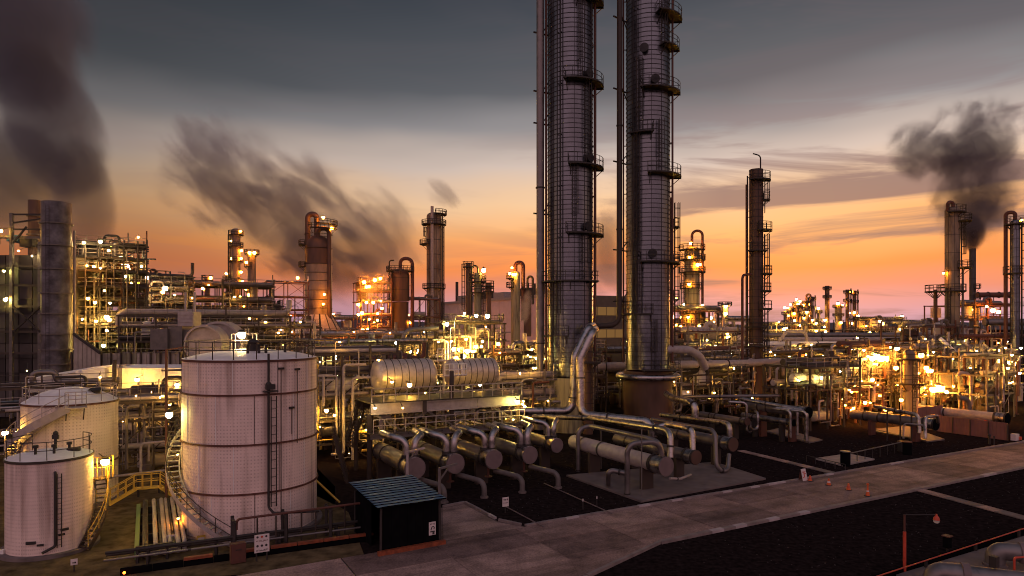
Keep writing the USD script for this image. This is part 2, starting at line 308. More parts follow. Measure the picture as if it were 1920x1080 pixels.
# ------------------------------------------------------------------ builders
def solo(name, g, mat, label, cat, group=None):
    t = g.put(name, mat, None); data(stage.GetPrimAtPath(t.path), label=label, category=cat, group=group); return t
def setting(name, g, mat):
    t = g.put(name, mat, None, kind='structure'); return t
def arc(c, R, a0, a1, z, step=.12):
    k = max(2, int(abs(a1 - a0) / step) + 1); return [np.array([c[0] + R * math.cos(a), c[1] + R * math.sin(a), z]) for a in np.linspace(a0, a1, k)]
def railing(g, pts, h=1.05, every=1.5, r=.03, mids=1, n=5):
    p = [np.asarray(q, float) for q in pts]
    for k in range(mids + 1): g.tube([q + Z * h * (1 - k * .46) for q in p], r, n)
    run, last = 0.0, None
    for a, b in zip(p[:-1], p[1:]):
        L = np.linalg.norm(b - a)
        if L < 1e-6: continue
        t = -run % every if last is not None else 0.0
        while t <= L + 1e-6:
            q = a + (b - a) * (t / L); g.cyl(q, q + Z * h, r, n, False); t += every
        run = (run + L) % every; last = b
    g.cyl(p[-1], p[-1] + Z * h, r, n, False); return g
def ladder(g, foot, top, out, w=.42, r=.03, step=.45):
    foot, top = np.asarray(foot, float), np.asarray(top, float); side = unit(np.cross(out, Z)) * w / 2; L = top[2] - foot[2]
    g.bar(foot + side, top + side, r * 2); g.bar(foot - side, top - side, r * 2)
    for k in range(int(L / step)):
        q = foot + (top - foot) * (k + .5) * step / L; g.bar(q - side, q + side, r * 1.3)
    return g
def cage(g, foot, top, out, r=.02, n=6):
    foot, top = np.asarray(foot, float), np.asarray(top, float); o, s = unit(out), unit(np.cross(out, Z)); z = foot[2] + 2.2
    ring = [(-.36, 0), (-.36, .42), (-.18, .68), (.18, .68), (.36, .42), (.36, 0)]
    while z < top[2]:
        c = foot + (top - foot) * (z - foot[2]) / (top[2] - foot[2]); g.tube([c + s * a + o * b for a, b in ring], r, 4); z += 1.3
    for a, b in ring[1:5]: g.bar(foot + s * a + o * b + Z * 2.2, top + s * a + o * b, r * 2)
    return g
def lamp(t, pos, mat, r, to=None):
    b = G().ball(pos, r).put('lamp', mat, t)
    g = G().lathe([(r * .5, r * .72), (r * 1.12, r * .72), (r * .6, r * 1.3), (.0, r * 1.4)], pos, 8)
    if to is not None: g.bar(np.asarray(pos) + Z * r * 1.0, to, max(.05, r * .22))
    g.put('lamp_shade', 'dark_steel', b)
LR = {'lamp_warm': 2.6, 'lamp_orange': 2.8, 'lamp_white': 3.0, 'lamp_green': 2.8}
DARKMATS = ['dark_steel', 'brown_steel', 'brown_steel', 'dull_metal', 'rust_red', 'grey_steel', 'dark_steel']
def lamp_size(Y, mat, k=1.0): return k * min(max(LR.get(mat, 3) * Y / F, .12), .75)

def platform(t, c, R, z, a0, a1, w=1.1, r=.03, mat='dark_steel', h=1.1):
    g = G(); g.lathe([(R + .05, z - .16), (R + w, z - .16), (R + w, z - .16), (R + w, z), (R + w, z), (R + .05, z)], (c[0], c[1], 0), max(4, int(abs(a1 - a0) / .2)), a0=a0, a1=a1)
    k = max(2, int(abs(a1 - a0) / .7))
    for a in np.linspace(a0 + .08, a1 - .08, k):
        d = np.array([math.cos(a), math.sin(a), 0]); b = np.array([c[0], c[1], z - .16]); g.bar(b + d * (R + w - .12), b + d * R - Z * w * .8, .09); g.bar(b + d * R - Z * .06, b + d * (R + w) - Z * .06, .1)
    for a in (a0, a1): 
        d = np.array([math.cos(a), math.sin(a), 0]); g.quad(*[np.array([c[0], c[1], 0]) + d * q + Z * zz for q, zz in ((R + .05, z - .16), (R + w, z - .16), (R + w, z), (R + .05, z))])
    p = g.put('platform', mat, t)
    e = arc(c, R + w - .05, a0, a1, z, .15); s0 = arc(c, R + .15, a0, a0, z)[:1]; s1 = arc(c, R + .15, a1, a1, z)[:1]
    railing(G(), s0 + e + s1, h, 1.1, r).put('railing', mat, p)

def column(name, label, cat, pl, pr, Y, ytop, z0=0.0, shell='stained_shell', bands=None, seams=0, skirt=None, plats=(), ladders=(), head='dome', lamps=(), risers=(), n=28, vent=None, group=None, rr=None, z1=None):
    X, R = circ(pl, pr, Y); z1 = zat(ytop, Y) if z1 is None else z1; f = facing(X, Y); rad = math.radians; c = np.array([X, Y, 0.0]); rr = rr or max(.03, .55 * Y / F)
    t = thing(name, label, cat, (X, Y, z0), group); hh = R * (.55 if head == 'dome' else .9 if head == 'round' else 0)
    zs = skirt[0] if skirt else z0
    g = G().lathe([(R, zs), (R, z1 - hh)], c, n)
    g.dome(c + Z * (z1 - hh), R, hh, n) if hh else g.lathe([(R, z1), (R * .86, z1), (R * .86, z1), (R * .86, z1 - R)], c, n)
    g.put('shell', shell, t)
    if skirt:
        k = skirt[2] if len(skirt) > 2 else 1.04
        G().lathe([(R * k, z0), (R * k, zs - .2), (R * k, zs - .2), (R, zs - .2)], c, n).put('skirt', skirt[1], t)
    if bands:
        z = zs + bands[0]
        while z < z1 - hh:
            w = bands[2] if len(bands) > 2 else .035
            G().lathe([(R, z - w), (R + .04, z - w), (R + .04, z - w), (R + .04, z + w), (R + .04, z + w), (R, z + w)], c, n).put('insulation_band', bands[1], t); z += bands[0]
    for k in range(seams):
        a = f + 2 * PI * (k + .35) / seams; d = np.array([math.cos(a), math.sin(a), 0])
        G().bar(c + d * (R + .01) + Z * (zs + .1), c + d * (R + .01) + Z * (z1 - hh), .045, .05, up=d).put('seam_strip', 'band_steel', t)
    for z, a0, a1, w in plats: platform(t, c, R, z, f + rad(a0), f + rad(a1), w, rr)
    for a, za, zb in ladders:
        d = np.array([math.cos(f + rad(a)), math.sin(f + rad(a)), 0]); o = c + d * (R + .22)
        l = ladder(G(), o + Z * za, o + Z * zb, d, .5, rr).put('ladder', 'dark_steel', t)
        if zb - za > 4: cage(G(), o + Z * za, o + Z * zb, d, rr * .7).put('cage', 'dark_steel', l)
    for a, za, zb, r, mat in risers:
        d = np.array([math.cos(f + rad(a)), math.sin(f + rad(a)), 0]); o = c + d * (R + r + .25)
        g = G().cyl(o + Z * za, o + Z * zb, r, 8); z = za + 3
        while z < zb:
            g.bar(c + d * R * .98 + Z * z, o + Z * z, .1); z += 6
        g.put('riser_pipe', mat, t)
    if vent:                                             # an overhead line: out of the head, over and down the side
        a, r, rise, zb, mat = vent; d = np.array([math.cos(f + rad(a)), math.sin(f + rad(a)), 0]); top = c + Z * (z1 - .1)
        G().tube([top, top + Z * rise, top + Z * rise + d * (R + r + .3), c + d * (R + r + .3) + Z * zb], r, 10, bend=min(rise, R) * .8).put('overhead_pipe', mat, t)
    for q in lamps:
        px, py, mat = q[:3]; k = q[3] if len(q) > 3 else 1.0; inside = pl < px < pr; yy = Y - (R + .5 if inside else .2); p = P(px, py, yy); r = lamp_size(Y, mat, k)
        lamp(t, p, mat, r, c + Z * (p[2] + r) + unit((p - c) * (1, 1, 0)) * R * .98)
    return t, c, R

def exchanger(label, end, L, R, d=-V, mat='dull_metal', cap='cap_pink', legs='brown_steel', nozz=True, group=None, chan=None, up=0.0):
    """horizontal shell lying along d, its flat cover at the point end facing us"""
    end = np.asarray(end, float); d = unit(np.asarray(d) + Z * up); x, y, z = frame(d); ax = (x, y, z); back = end - d * L; chan = chan or 1.9 * R
    t = thing('heat_exchanger', label, 'heat exchanger', (end[0] - d[0] * L / 2, end[1] - d[1] * L / 2, 0), group)
    g = G().lathe([(R * .88, .0), (R * .88, L - chan - .1)], back, 26, ax); g.dome(back, R * .88, R * .4, 26, (x, -y, -z)); g.put('shell', mat, t)
    G().lathe([(R * .88, L - chan - .1), (R * 1.06, L - chan - .1), (R * 1.06, L - chan - .1), (R * 1.06, L - chan + .12), (R * 1.06, L - chan + .12), (R * .88, L - chan + .12)], back, 26, ax).put('flange', 'dark_steel', t)
    G().lathe([(R * .96, L - chan + .12), (R * .96, L - .22)], back, 26, ax).put('channel', 'bare_metal' if mat != 'rust_shell' else mat, t)
    G().lathe([(R * .96, L - .22), (R * 1.06, L - .22), (R * 1.06, L - .22), (R * 1.06, L - .06), (R * 1.06, L - .06), (R * .98, L - .06)], back, 26, ax).put('flange', 'bare_metal' if cap == 'cap_pink' else 'dark_steel', t)
    G().lathe([(R, L - .06), (R, L), (R, L), (0, L)], back, 26, ax).put('end_cover', cap, t)
    for k in (1.6, L * .35):
        G().lathe([(R * .88, k - .09), (R * .93, k - .09), (R * .93, k - .09), (R * .93, k + .09), (R * .93, k + .09), (R * .88, k + .09)], back, 26, ax).put('strap', 'dark_steel', t)
    h = np.array([d[0], d[1], 0.0]); w = np.cross(h, Z)
    for k in (L * .25, L - chan - .9):
        c = back + d * k; G().box((c[0], c[1], (c[2] - R * .6) / 2), (R * 1.5, .35, max(c[2] - R * .6, .2)), (w, h, Z)).put('saddle', legs, t)
    return t, back, d

def twin_elbows(label, e, d, R, r, group=None):
    """two fat insulated pipes rising from the channel, bending apart and back"""
    t = thing('elbow_pipes', label, 'pipes', (e[0], e[1], 0), group); w = unit(np.cross(d, Z))
    for s in (-1, 1):
        a = np.asarray(e) - d * (.9 + (s > 0) * .25) + Z * R * .8 + s * w * R * .35
        G().tube([a, a + Z * 1.25, a + Z * 1.45 + s * w * .85 - d * .8, a + Z * 1.5 + s * w * 1.0 - d * 2.6], r, 12, bend=.75, segs=7).put('elbow', 'bare_metal', t)
        G().cyl(a, a + Z * .22, r * 1.35, 12).put('flange', 'dark_steel', t)

PIPEMATS = ['bare_metal', 'pale_steel', 'dull_metal', 'dull_metal', 'grey_steel', 'pale_steel', 'brown_steel', 'rust_red', 'dark_steel', 'bare_metal']
def rack(name, label, cat, o, ns, nt, ds, dt, levels, seed, lamps=(), post='brown_steel', npipe=5, rails=True, decks=(), drums=0, drops=6, brace=.3, axes=None, auto=0, auto_mat='lamp_warm', big=1.0, group=None, panels=0, mats=None, fine=1.0):
    rg = random.Random(seed); u, v = axes or (U, V); o = np.array([o[0], o[1], 0.0]); S_, T_ = ns * ds, nt * dt; top = levels[-1]; dist = o[1]
    at = lambda s, t, z: o + u * s + v * t + Z * z
    t = thing(name, label, cat, tuple(at(S_ / 2, T_ / 2, 0)), group); w = max(.16, .8 * dist / F); rr = max(.028, .42 * dist / F) * fine; mats = mats or PIPEMATS
    if dist < 135: npipe, drops, auto, drums = npipe + 2, int(drops * 1.7), int(auto * 1.6), drums + 1
    for i in range(ns + 1):
        for j in range(nt + 1):
            zt = top + (rg.choice([0, 0, 1.1]) if rails else 0); G().bar(at(i * ds, j * dt, 0), at(i * ds, j * dt, zt), w * 1.2, up=v).put('post', post, t)
    for z in levels:
        for j in range(nt + 1): G().bar(at(-.3, j * dt - .01, z - w * .7), at(S_ + .3, j * dt - .01, z - w * .7), w * .8, w * 1.4).put('beam', post, t)
        for i in range(ns + 1): G().bar(at(i * ds + .01, 0, z - w * .85), at(i * ds + .01, T_, z - w * .85), w * .8, w * 1.2).put('cross_beam', post, t)
    for k, z in enumerate(levels):
        if k in decks:
            G().box(at(S_ / 2, T_ / 2, z + .04), (S_ - .05, T_ - .05, .06), (u, v, Z)).put('deck', 'dark_steel', t)
        if rails and (k in decks or rg.random() < .6):
            railing(G(), [at(0, T_ * .5, z), at(0, 0, z), at(S_, 0, z), at(S_, T_ * .5, z)], 1.1, max(1.5, ds / 4), rr).put('railing', rg.choice([post, 'grey_steel', 'pale_steel']), t)
        tpos = .25
        for q in range(npipe):
            r = rg.choice([.06, .08, .1, .13, .16, .2, .28]) * big; r = max(r, .35 * dist / F); tpos += r + .05
            if tpos > T_ - r: break
            a, b = (0, S_) if rg.random() < .6 else sorted((rg.uniform(-.5, S_ * .6), rg.uniform(S_ * .4, S_ + .5))); zz = z + r + .02; pts = [at(a, tpos, zz), at(b, tpos, zz)]
            if rg.random() < .45: pts.append(at(b, tpos, zz + rg.choice([-1, 1]) * rg.uniform(.8, 2.4)))
            if rg.random() < .25: pts.insert(0, at(a, tpos, zz - rg.uniform(.8, 2.2)))
            if rg.random() < .18 and S_ > 6:
                m = S_ * rg.uniform(.3, .6); hgt = rg.uniform(.6, 1.2); pts = [at(a, tpos, zz), at(m, tpos, zz), at(m, tpos, zz + hgt), at(m + 1.8, tpos, zz + hgt), at(m + 1.8, tpos, zz), at(max(b, m + 2.5), tpos, zz)]
            G().tube(pts, r, 7, bend=r * 2.2, segs=3).put('pipe', rg.choice(mats), t); tpos += r + rg.uniform(.08, .5)
    for q in range(drops):
        s_, tt = rg.uniform(0, S_), rg.choice([-.2, -.35, T_ * .3, T_ * .6]); za, zb = sorted((rg.uniform(0, top), rg.uniform(0, top + 1.2)))
        if zb - za < 1: zb += 1.5
        r = max(rg.choice([.04, .06, .09, .14]) * big, .32 * dist / F); pts = [at(s_, tt, za), at(s_, tt, zb)]
        if rg.random() < .6: pts.append(at(s_ + rg.choice([-1, 1]) * rg.uniform(.6, 2.5), tt, zb))
        if rg.random() < .4: pts.insert(0, at(s_ + rg.choice([-1, 1]) * rg.uniform(.5, 2), tt, za))
        G().tube(pts, r, 6, bend=r * 2.2, segs=3).put('pipe', rg.choice(mats), t)
    for i in range(ns):
        for a, b in zip([0] + list(levels[:-1]), levels):
            if rg.random() < brace:
                g = G().bar(at(i * ds, -.02, a), at((i + 1) * ds, -.02, b), w * .55)
                if rg.random() < .5: g.bar(at((i + 1) * ds, -.06, a), at(i * ds, -.06, b), w * .55)
                g.put('brace', post, t)
    for q in range(drums):
        z = rg.choice([0] + list(levels[:-1])); R = rg.uniform(.4, .75) * big; L = rg.uniform(1.8, 3.6); c = at(rg.uniform(1.5, max(1.6, S_ - 1.5)), rg.uniform(.2, .6) * T_, z)
        if rg.random() < .5:
            g = G().lathe([(R, .3), (R, L)], c, 14); g.dome(c + Z * L, R, R * .4, 14, k=4); g.put('vertical_drum', rg.choice(['pale_steel', 'dull_metal', 'white_paint', 'brown_steel']), t)
        else:
            b = c + Z * (R + .35); ax = frame(u); g = G().lathe([(R, -L / 2), (R, L / 2)], b, 14, ax); g.dome(b + u * L / 2, R, R * .35, 14, ax, 4); g.dome(b - u * L / 2, R, R * .35, 14, (ax[0], -ax[1], -ax[2]), 4)
            g.put('drum', rg.choice(['pale_steel', 'dull_metal', 'white_paint', 'brown_steel']), t)
    for q in range(panels):
        i, k = rg.randrange(ns), rg.randrange(len(levels)); a = levels[k - 1] if k else 0.0
        G().box(at((i + .5) * ds, T_ * rg.choice([.5, .9]), (a + levels[k]) / 2), (ds * .8, .08, (levels[k] - a) * .75), (u, v, Z)).put('panel', rg.choice(['beige_panel', 'dark_panel', 'pale_steel'] if mats is not DARKMATS else ['dark_panel', 'dark_panel', 'grey_steel']), t)
    for q in lamps:
        px, py, mat = q[:3]; p = P(px, py, dist + (q[4] if len(q) > 4 else -.4)); lamp(t, p, mat, lamp_size(dist, mat, q[3] if len(q) > 3 else 1.0), p + V * .6 + Z * .6)
    for q in range(auto):
        s_, z = rg.uniform(.1, .95) * S_, rg.choice(levels) + rg.uniform(-1.1, 1.6); p = at(s_, rg.choice([-.5, -.5, T_ * .4]), z); lamp(t, p, auto_mat if rg.random() < .75 else rg.choice(['lamp_warm', 'lamp_green', 'lamp_orange']), lamp_size(dist, 'lamp_warm', rg.uniform(.5, .85)), p + V * .55 + Z * .5)
    return t, at

def stair(t, foot, top, w=.8, mat='brown_steel', rail='brown_steel', step=.24, r=.03):
    foot, top = np.asarray(foot, float), np.asarray(top, float); h = unit((top - foot) * (1, 1, 0)); s = np.cross(h, Z) * w / 2; k = max(2, int((top[2] - foot[2]) / step))
    for e in (-1, 1):
        G().bar(foot + s * e, top + s * e, .06, .22).put('stringer', mat, t); railing(G(), [foot + s * e, top + s * e], 1.0, 1.5, r).put('handrail', rail, t)
    for i in range(k): G().box(foot + (top - foot) * (i + .5) / k, (.24, w - .07, .04), (h, np.cross(Z, h), Z)).put('tread', mat, t)
def round_stair(t, c, R, a0, a1, z0, z1, w=.75, mat='brown_steel', rail='pale_steel', r=.03, step=.25, side=None):
    k = max(3, int((z1 - z0) / step)); an = np.linspace(a0, a1, k + 1)
    pt = lambda q, a, z: np.array([c[0] + q * math.cos(a), c[1] + q * math.sin(a), z])
    for q in (R + .12, R + .12 + w):
        g = G(); p = [pt(q, a, z0 + (z1 - z0) * i / k) for i, a in enumerate(an)]
        for a, b in zip(p[:-1], p[1:]): g.bar(a, b, .06, .24 if not side else .5)
        g.put('stringer', side or mat, t)
    railing(G(), [pt(R + .12 + w, a, z0 + (z1 - z0) * i / k) for i, a in enumerate(an)], 1.0, 1.1, r).put('handrail', rail, t)
    for i in range(k):
        a = (an[i] + an[i + 1]) / 2; d = np.array([math.cos(a), math.sin(a), 0]); q = np.cross(Z, d)
        G().box(pt(R + .12 + w / 2, a, z0 + (z1 - z0) * (i + .5) / k), (w - .07, .23, .045), (d, q, Z)).put('tread', mat, t)

def marks(n_, size, width, c, x, n, seed):
    """a row of characters too small to read in the photograph: short dark strokes in character-sized cells"""
    rg = random.Random(seed); g = G(); cell = width / n_
    for k in range(n_):
        o = c + x * ((k + .5) * cell - width / 2)
        for q in range(rg.choice([2, 3, 3])):
            if rg.random() < .5: g.box(o + x * rg.uniform(-.28, .28) * cell + Z * rg.uniform(-.08, .08) * size, (cell * .24, .008, size * rg.uniform(.6, 1.0)), (x, -n, Z))
            else: g.box(o + Z * rg.uniform(-.4, .4) * size + n * .001 * (q + 1), (cell * rg.uniform(.5, .85), .008, size * .26), (x, -n, Z))
    return g
def signboard(label, foot, w, h, z, lines, normal=None, posts=1, icons=()):
    """a board on posts; lines: the rows of lettering from the top; icons: rows of coloured pictogram patches (u, v, radius, material)"""
    n = unit(normal if normal is not None else -V); x = np.cross(Z, n) ; foot = np.asarray(foot, float); t = thing('sign', label, 'sign', tuple(foot)); c = foot + Z * z
    for k in ([0] if posts == 1 else [-w * .35, w * .35]): G().bar(foot + x * k - n * .05, c + x * k - n * .05 + Z * h * .4, .06).put('post', 'dark_steel', t)
    b = G().box(c, (w, .03, h), (x, -n, Z)).put('board', 'sign_white', t)
    for row, (n_, size, vv, mat) in enumerate(lines): marks(n_, size, w * .8, c + Z * vv + n * .02, x, n, row + len(label)).put('lettering', mat, b)
    for uu, vv, r, mat in icons: G().lathe([(r, .0), (r, .008), (r, .008), (0, .008)], c + x * uu + Z * vv + n * .016, 10, (x, Z, n)).put('pictogram', mat, b)
    return t
# ------------------------------------------------------------------ the setting
def XY(px, py): return GP(px, py)[:2]
g = G(); R0 = 6000.0
g.quad((-R0, -R0, -.03), (R0, -R0, -.03), (R0, R0, -.03), (-R0, R0, -.03)); setting('ground', g, 'gravel')
plant = [(-170, 95), (-40, 62), (-6, 62), (-2, 70), (60, 100), (400, 280), (400, 520), (-420, 520), (-420, 95)]
setting('plant_floor', G().poly([(-420, 100), (-30, 66), (5, 66), (420, 300), (420, 560), (-420, 560)], None, -.022), 'plant_floor')
setting('yard', G().poly([(-75, 22), (-7.5, 34.5), (-11, 44.5), (-26, 66), (-75, 66)], None, -.014), 'yard_ground')
# far ridge
g = G(); xs = np.linspace(-3200, 3200, 90); hz = 10 + 60 * meshkit.fbm(np.c_[xs / 420, xs * 0, xs * 0], 4, 3) ** 2
for i in range(len(xs) - 1):
    g.quad((xs[i], 2600, -1), (xs[i + 1], 2600, -1), (xs[i + 1], 2760, hz[i + 1]), (xs[i], 2760, hz[i]))
setting('hills', g, 'hill')

# the concrete road: slabs laid between two lines of kerb stones, along U
RO = np.array([*XY(987, 988), 0.0])                       # a point of the far kerb
W_ROAD = float(np.dot(RO - np.array([*XY(1440, 974), 0]), V))
rd = lambda s, t: RO + U * s + V * t
rnd = random.Random(11)
road = setting('road', G().poly([rd(-34, -W_ROAD), rd(160, -W_ROAD), rd(160, 0), rd(-34, 0)], None, -.006), 'dark_steel')
s0 = -34.0
while s0 < 120:
    L = 5.6 + rnd.uniform(-.4, .4); cut = -W_ROAD * rnd.uniform(.46, .54)
    for a, b in ((-W_ROAD, cut), (cut, 0)):
        if s0 + L < -3 and b == 0 and False: continue
        q = [rd(s0 + .04, a + .03), rd(s0 + L - .04, a + .03), rd(s0 + L - .04, b - .03), rd(s0 + .04, b - .03)]
        z = .02 + rnd.uniform(0, .008); G().poly(q, -.005, z).put('slab', rnd.choice(['road_slab_a', 'road_slab_b', 'road_slab_a', 'road_slab_c', 'road_slab_b']), road)
    s0 += L
def kerb(pts, w, label_mat=('kerb_stone_grey',) * 5 + ('kerb_stone_pale',), step=1.0, h=.13, limit=200):
    k = setting('kerb', G().tube([np.asarray(p) * (1, 1, 0) + Z * .0 for p in pts], .015, 4), 'dark_steel')
    for a, b in zip(pts[:-1], pts[1:]):
        a, b = np.asarray(a, float), np.asarray(b, float); L = np.linalg.norm(b - a); d = (b - a) / L; n = np.cross(Z, d)
        for i in range(int(L / step)):
            c = a + d * (i + .5) * step; h2 = h + rnd.uniform(-.008, .008)
            G().box(c + Z * (h2 / 2 - .02), (step - .025, w, h2 + .04), (d, n, Z)).put('kerb_stone', rnd.choice(label_mat), k)
kerb([rd(0, .12), rd(100, .12)], .26); kerb([rd(5.2, -W_ROAD - .18), rd(100, -W_ROAD - .18)], .34)
apron = [XY(826, 952), XY(872, 944), XY(935, 978), rd(0, 0)[:2], rd(5.0, -W_ROAD)[:2], XY(1100, 1083), (2.0, 27.0), (-14, 22), (-8, 34)]
ap = setting('side_road', G().poly(apron, None, -.010), 'road_slab_c')
for i, poly_ in enumerate(([XY(830, 953), XY(870, 946), XY(932, 979), XY(985, 989), (-2.6, 39.2), (-4.0, 38.6)], [(-4.0, 38.5), (-2.6, 39.1), rd(-.1, -.6)[:2], rd(1.5, -W_ROAD * .5)[:2], (-4.2, 36.1)],
                           [(-4.2, 36.0), rd(1.5, -W_ROAD * .52)[:2], rd(4.9, -W_ROAD)[:2], XY(1100, 1083), (2.0, 27.0), (-7.0, 27.0)])):
    G().poly(poly_, -.009, .012 + .002 * i).put('slab', ('road_slab_b', 'road_slab_c', 'road_slab_a')[i], ap)
kerb([GP(830, 951), GP(872, 943), GP(935, 976), rd(0, .12)], .16, step=.9)
kerb([rd(5.2, -W_ROAD - .18), GP(1098, 1083), np.array([2.1, 27, 0])], .2, ('kerb_stone_grey',))
for a, b, w in (((1722, 918), (1945, 978), .9), ((1388, 845), (1566, 888), .8)):
    A, B = GP(*a), GP(*b); d = unit(B - A); n = np.cross(Z, d); pth = setting('path', G().bar(A - Z * .012, B - Z * .012, w * .98, .02, up=Z), 'concrete'); k = int(np.linalg.norm(B - A) / 1.2)
    for i in range(k): G().box(A + (B - A) * (i + .5) / k + Z * .018, (np.linalg.norm(B - A) / k - .02, w, .05), (d, n, Z)).put('paving_slab', rnd.choice(['concrete', 'road_slab_b']), pth)
def pad(pts, mat='concrete', h=.12): return setting('concrete_pad', G().poly([p[:2] for p in pts], -.02, h), mat)
pad([GP(1202, 942), GP(1436, 899), GP(1340, 868), GP(1062, 893)])
pad([GP(1517, 831), GP(1542, 826), GP(1462, 804), GP(1436, 810)])
pad([GP(1738, 829), GP(1771, 825), GP(1700, 800), GP(1640, 806)])
pad([GP(1528, 861), GP(1590, 852), GP(1640, 862), GP(1580, 874)], 'concrete_light', .1)
pad([GP(1680, 1083), GP(1925, 1008), GP(1990, 1040), GP(1990, 1150), GP(1700, 1150)], 'concrete', .15)

# ------------------------------------------------------------------ the three white tanks
def tank(label, pl, pr, yf, z1, wall, rings, ring_mat, roof_h, group=None):
    a, b = math.atan((pl - 960) / F), math.atan((pr - 960) / F); th, be = (a + b) / 2, (b - a) / 2
    Yf = EYE * F / (yf - HY); d = Yf / (math.cos(th) - math.sin(be)); R = d * math.sin(be); X, Y = d * math.sin(th), d * math.cos(th); f = facing(X, Y)
    t = thing('storage_tank', label, 'storage tank', (X, Y, 0), group); c = np.array([X, Y, 0.0])
    G().lathe([(R, 0), (R, z1)], c, 72).put('shell', wall, t)
    g = G()
    pr_ = [(R + .05, z1 - .02)] + [(R * q, z1 + roof_h * (1 - q ** 2) * 1.0 + .03) for q in (.999, .8, .6, .4, .2, .02)]
    g.lathe([(R, z1 - .1), (R + .06, z1 - .1), (R + .06, z1 - .1), (R + .06, z1 + .03), (R + .06, z1 + .03), (R, z1 + .03)], c, 72).put('roof_rim', ring_mat, t)
    G().lathe(pr_[1:], c, 72).put('roof', 'white_paint', t)
    for z in rings: G().lathe([(R, z - .05), (R + .09, z - .05), (R + .09, z - .05), (R + .09, z + .05), (R + .09, z + .05), (R, z + .05)], c, 72).put('stiffening_ring', ring_mat, t)
    G().lathe([(R + .35, 0), (R + .35, .18), (R + .35, .18), (R, .18)], c, 72).put('base_ring', 'concrete', t)
    return t, c, R, f
rad = math.radians
# tall tank
t, c, R, f = tank('tall pink-white storage tank with red stiffening rings, largest of the three tanks', 340, 594, 1018, 10.5, 'tank_white', (2.75, 5.6, 8.5), 'rust_red', .55)
railing(G(), arc(c, R - .12, 0, 2 * PI, 10.53, .1), 1.05, 1.25, .03).put('railing', 'brown_steel', t)
round_stair(t, c, R, f - rad(12), f - rad(205), 0.1, 10.4, .72, 'pale_steel', 'brown_steel', .025)
d = lambda a: np.array([math.cos(a), math.sin(a), 0])
a = f + rad(13); o = c + d(a) * (R + .16); sd = np.cross(Z, d(a))
G().tube([o + Z * 10.9, o + Z * 1.9, o + Z * 1.6 + d(a) * .35 + sd * .2, o + Z * 1.55 + d(a) * 1.2 + sd * 2.6], .075, 8, bend=.3).put('down_pipe', 'dark_steel', t)
g = ladder(G(), o + sd * .3 + Z * 1.9, o + sd * .3 + Z * 8.4, d(a), .3, .025, .5); g.put('pipe_bracket', 'dark_steel', t)
g = G().box(o + Z * 8.95 + sd * .1, (.35, .5, .3), (d(a), sd, Z)); g.box(o + Z * 8.7 + sd * .1, (.5, .8, .06), (d(a), sd, Z)).ball(o + Z * 9.1, .17).put('valve', 'dark_steel', t)
for aa, za, zb in ((24, 1.0, 10.0), (40, 5.4, 9.9), (34, 6.0, 7.6)):
    q = c + d(f + rad(aa)) * (R + .05); g = G().cyl(q + Z * za, q + Z * zb, .022, 6); g.box(q + Z * zb, (.12, .35, .12), (d(f + rad(aa)), np.cross(Z, d(f + rad(aa))), Z)).put('conduit', 'dark_steel', t)
for aa in (10, 20, -5, 55): 
    q = c + d(f + rad(aa)) * R * .6; g = G().cyl(q + Z * 10.8, q + Z * 11.35, .09, 8); g.cyl(q + Z * 11.35, q + Z * 11.42, .2, 8).put('roof_vent', 'dark_steel', t)
q = c + d(f + rad(4)) * R * .35; G().cyl(q + Z * 10.9, q + Z * 11.5, .3, 12).lathe([(.45, 11.5), (.1, 11.75)], q * (1, 1, 0), 12).put('manhole', 'dark_steel', t)
q = c + d(f + rad(-170)) * R * .55
railing(G(), [q + np.array(k) + Z * 11.0 for k in ((-.7, -.5, 0), (.7, -.5, 0), (.7, .5, 0), (-.7, .5, 0), (-.7, -.5, 0))], 1.0, .7, .03).put('hatch_railing', 'pale_steel', t)
pl_ = P(453, 628, c[1] + 1.5); G().bar(pl_ - Z * 1.6, pl_ + Z * .1, .06).put('lamp_post', 'brown_steel', t); lamp(t, pl_, 'lamp_white', .26)
pl_ = P(317, 778, c[1] - 2.2); lamp(t, pl_, 'lamp_green', .21, pl_ + np.array([.9, .3, .5]))
pl_ = P(334, 972, c[1] - 2.5); lamp(t, pl_, 'lamp_orange', .07)
for k, (za, zb) in enumerate(((.2, 2.7), (2.8, 5.55), (5.65, 8.45), (8.55, 10.45))):     # upright plate seams, staggered from course to course
    for i in range(11):
        aa = 2 * PI * (i + .5 * (k % 2) + random.uniform(-.1, .1)) / 11; q = c + d(aa) * (R + .004); G().bar(q + Z * za, q + Z * zb, .035, .03, up=d(aa)).put('plate_seam', 'white_paint' if i % 3 else 'brown_steel', t)
